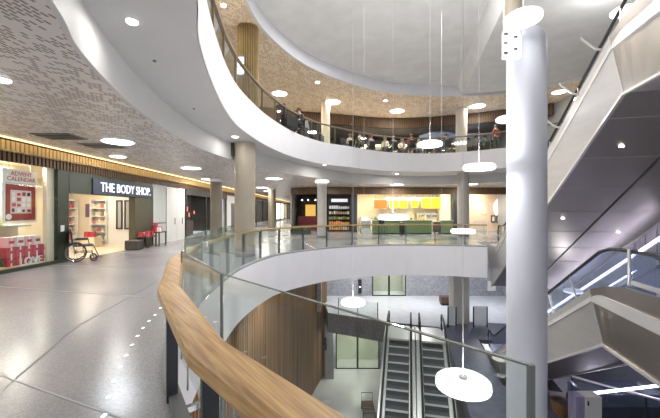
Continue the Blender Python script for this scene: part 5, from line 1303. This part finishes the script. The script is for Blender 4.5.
# parasols
def parasol(px, Y, zr, r, lab, m):
    x = fx(px, Y); t = thing('parasol', (x, Y, z), lab, 'parasol')
    MB().tube([(x, Y, z), (x, Y, zr + .25)], .025, 8).build('pole', M['chrome'], t); MB().lathe((x, Y, z), [(.3, 0), (.3, .06), (.05, .1)], 16).build('base', M['grey'], t)
    MB().lathe((x, Y, zr), [(r, 0), (r * .98, -.06), (r, 0), (r * .6, .13), (r * .25, .20), (.02, .24)], 10, cap=False).build('canopy', m, t)
    rb = MB()
    for k in range(10): a = 2 * math.pi * k / 10; rb.tube([(x, Y, zr + .2), (x + r * .97 * math.cos(a), Y + r * .97 * math.sin(a), zr - .01)], .01, 5)
    rb.build('ribs', M['chrome'], t)
parasol(474, 22.6, EYE + 73 / F * 22.6, 1.45, 'pale blue parasol right of the beige column on the upper level', M['blue'])
parasol(437, 23.4, EYE + 75 / F * 23.4, 1.3, 'pale blue parasol left of the beige column on the upper level', M['blue'])
# back of the restaurant
t = thing('restaurant_counter', (4.5, 26, z), 'long pale lit counter at the back of the upper level restaurant', 'counter')
MB().box(2.2, 6.4, 25.4, 26.0, z, z + 1.15).build('front_panel', M['slatd'], t); MB().box(2.1, 6.5, 25.35, 26.05, z + 1.15, z + 1.2).build('countertop', M['paleb'], t); MB().box(2.4, 6.2, 26.5, 26.55, z + 1.25, z + 1.75).build('light_panel', mat('warm light panel', (1, .9, .7), .5, emit=.8, ecol=(1, .86, .62)), t); MB().box(2.3, 6.3, 26.55, 26.7, z, z + 2.1).build('back_panel', M['interior'], t)
t = thing('back_shelving', (9, 27, z), 'dark shelving with rows of boards at the back right of the upper restaurant', 'shelf')
MB().box(7, 12, 26.9, 27, z, z + 2.3).build('back_panel', M['interior'], t)
for k in range(4): MB().box(7, 12, 26.5, 26.9, z + .9 + k * .35, z + .93 + k * .35).build('board', M['slatd'], t)
rg = random.Random(4)
for k in range(3):
    goods(14, (7.2, 26.6, 0), (11.8, 26.6, 0), z + .93 + k * .35, .22, .26, .2, 'small bottle on the %s board of the dark shelving in the upper restaurant' % ['lower', 'middle', 'upper'][k], 'bottles on the %s board' % ['lower', 'middle', 'upper'][k], 80 + k, 'x', name='shelf_bottle', palette=[(.4, .2, .12), (.6, .55, .45), (.2, .25, .2), (.7, .6, .5)], tag_cat='bottle')
t = thing('wall_screen', (-9, 22, z), 'pale grey partition at the far left of the upper level', 'partition'); MB().box(-8, -2, 25.0, 25.2, z, ZC1 - .8).build('panel', M['interior'], t); MB().box(-8.05, -1.95, 24.95, 25.25, z, z + .1).build('base', M['black'], t)
for x, y, e in ((-2, 20.6, 25), (2, 24.4, 75), (6, 24.6, 80), (10, 24, 75)): area((x, y, ZC1 - .05 if y < 21 else 7.5), .8, e, (1, .85, .66))
# lit screen on the bronze rods
a = at(240.8, 66, 11.5)
t = thing('info_screen', (a.x, 11.5, a.z - .4), 'small white lit screen in a dark frame in front of the bronze rods', 'screen')
MB().box(a.x - .15, a.x + .15, 11.47, 11.51, a.z - .36, a.z + .36).build('frame', M['post'], t); MB().box(a.x - .11, a.x + .11, 11.455, 11.47, a.z - .02, a.z + .29).build('display', M['whitelit'], t); MB().box(a.x - .11, a.x + .11, 11.455, 11.47, a.z - .30, a.z - .05).build('display', M['whitelit'], t)
MB().box(a.x - .02, a.x + .02, 11.49, 11.55, ZL1, a.z).build('stem', M['post'], t)
# ================================================================== ambient world light and added lamps
w = bpy.data.worlds.new('World'); SC.world = w; w.use_nodes = True
bg = w.node_tree.nodes['Background']; bg.inputs[0].default_value = (.93, .95, 1, 1); bg.inputs[1].default_value = .45
for x, y, e in ((1.5, 6, 130), (3.2, 11, 190), (9.2, 7, 140), (1, 13, 150)): area((x, y, ZC2 - .06), 2.2, e, (1, .99, .98))  # added fill lamps under the roof recess, without fixtures
for x, y, e in ((-6.2, 4, 38), (-6, 14, 40), (-5.2, 1, 30)): area((x, y, Z1 - .03), .9, e, (1, .97, .95))
# ================================================================== camera
cam = bpy.data.cameras.new('Camera'); cam.sensor_fit = 'HORIZONTAL'; cam.sensor_width = 36; cam.lens = 36 * F / 660
cam.shift_y = (HZ - 209) / 660; cam.clip_start = .05; cam.clip_end = 300
co = bpy.data.objects.new('Camera', cam); COL.objects.link(co); co.location = (0, 0, EYE); co.rotation_euler = (R(90), 0, 0)
SC.camera = co
vs = SC.view_settings; vs.view_transform = 'Standard'; vs.look = 'None'; vs.gamma = 1; vs.exposure = .74; vs.use_curve_mapping = False
SC.cycles.use_denoising = True
SC.cycles.max_bounces = 10; SC.cycles.transparent_max_bounces = 24; SC.cycles.sample_clamp_indirect = 6
for o in bpy.data.objects:
    if '_o' in o: del o['_o']
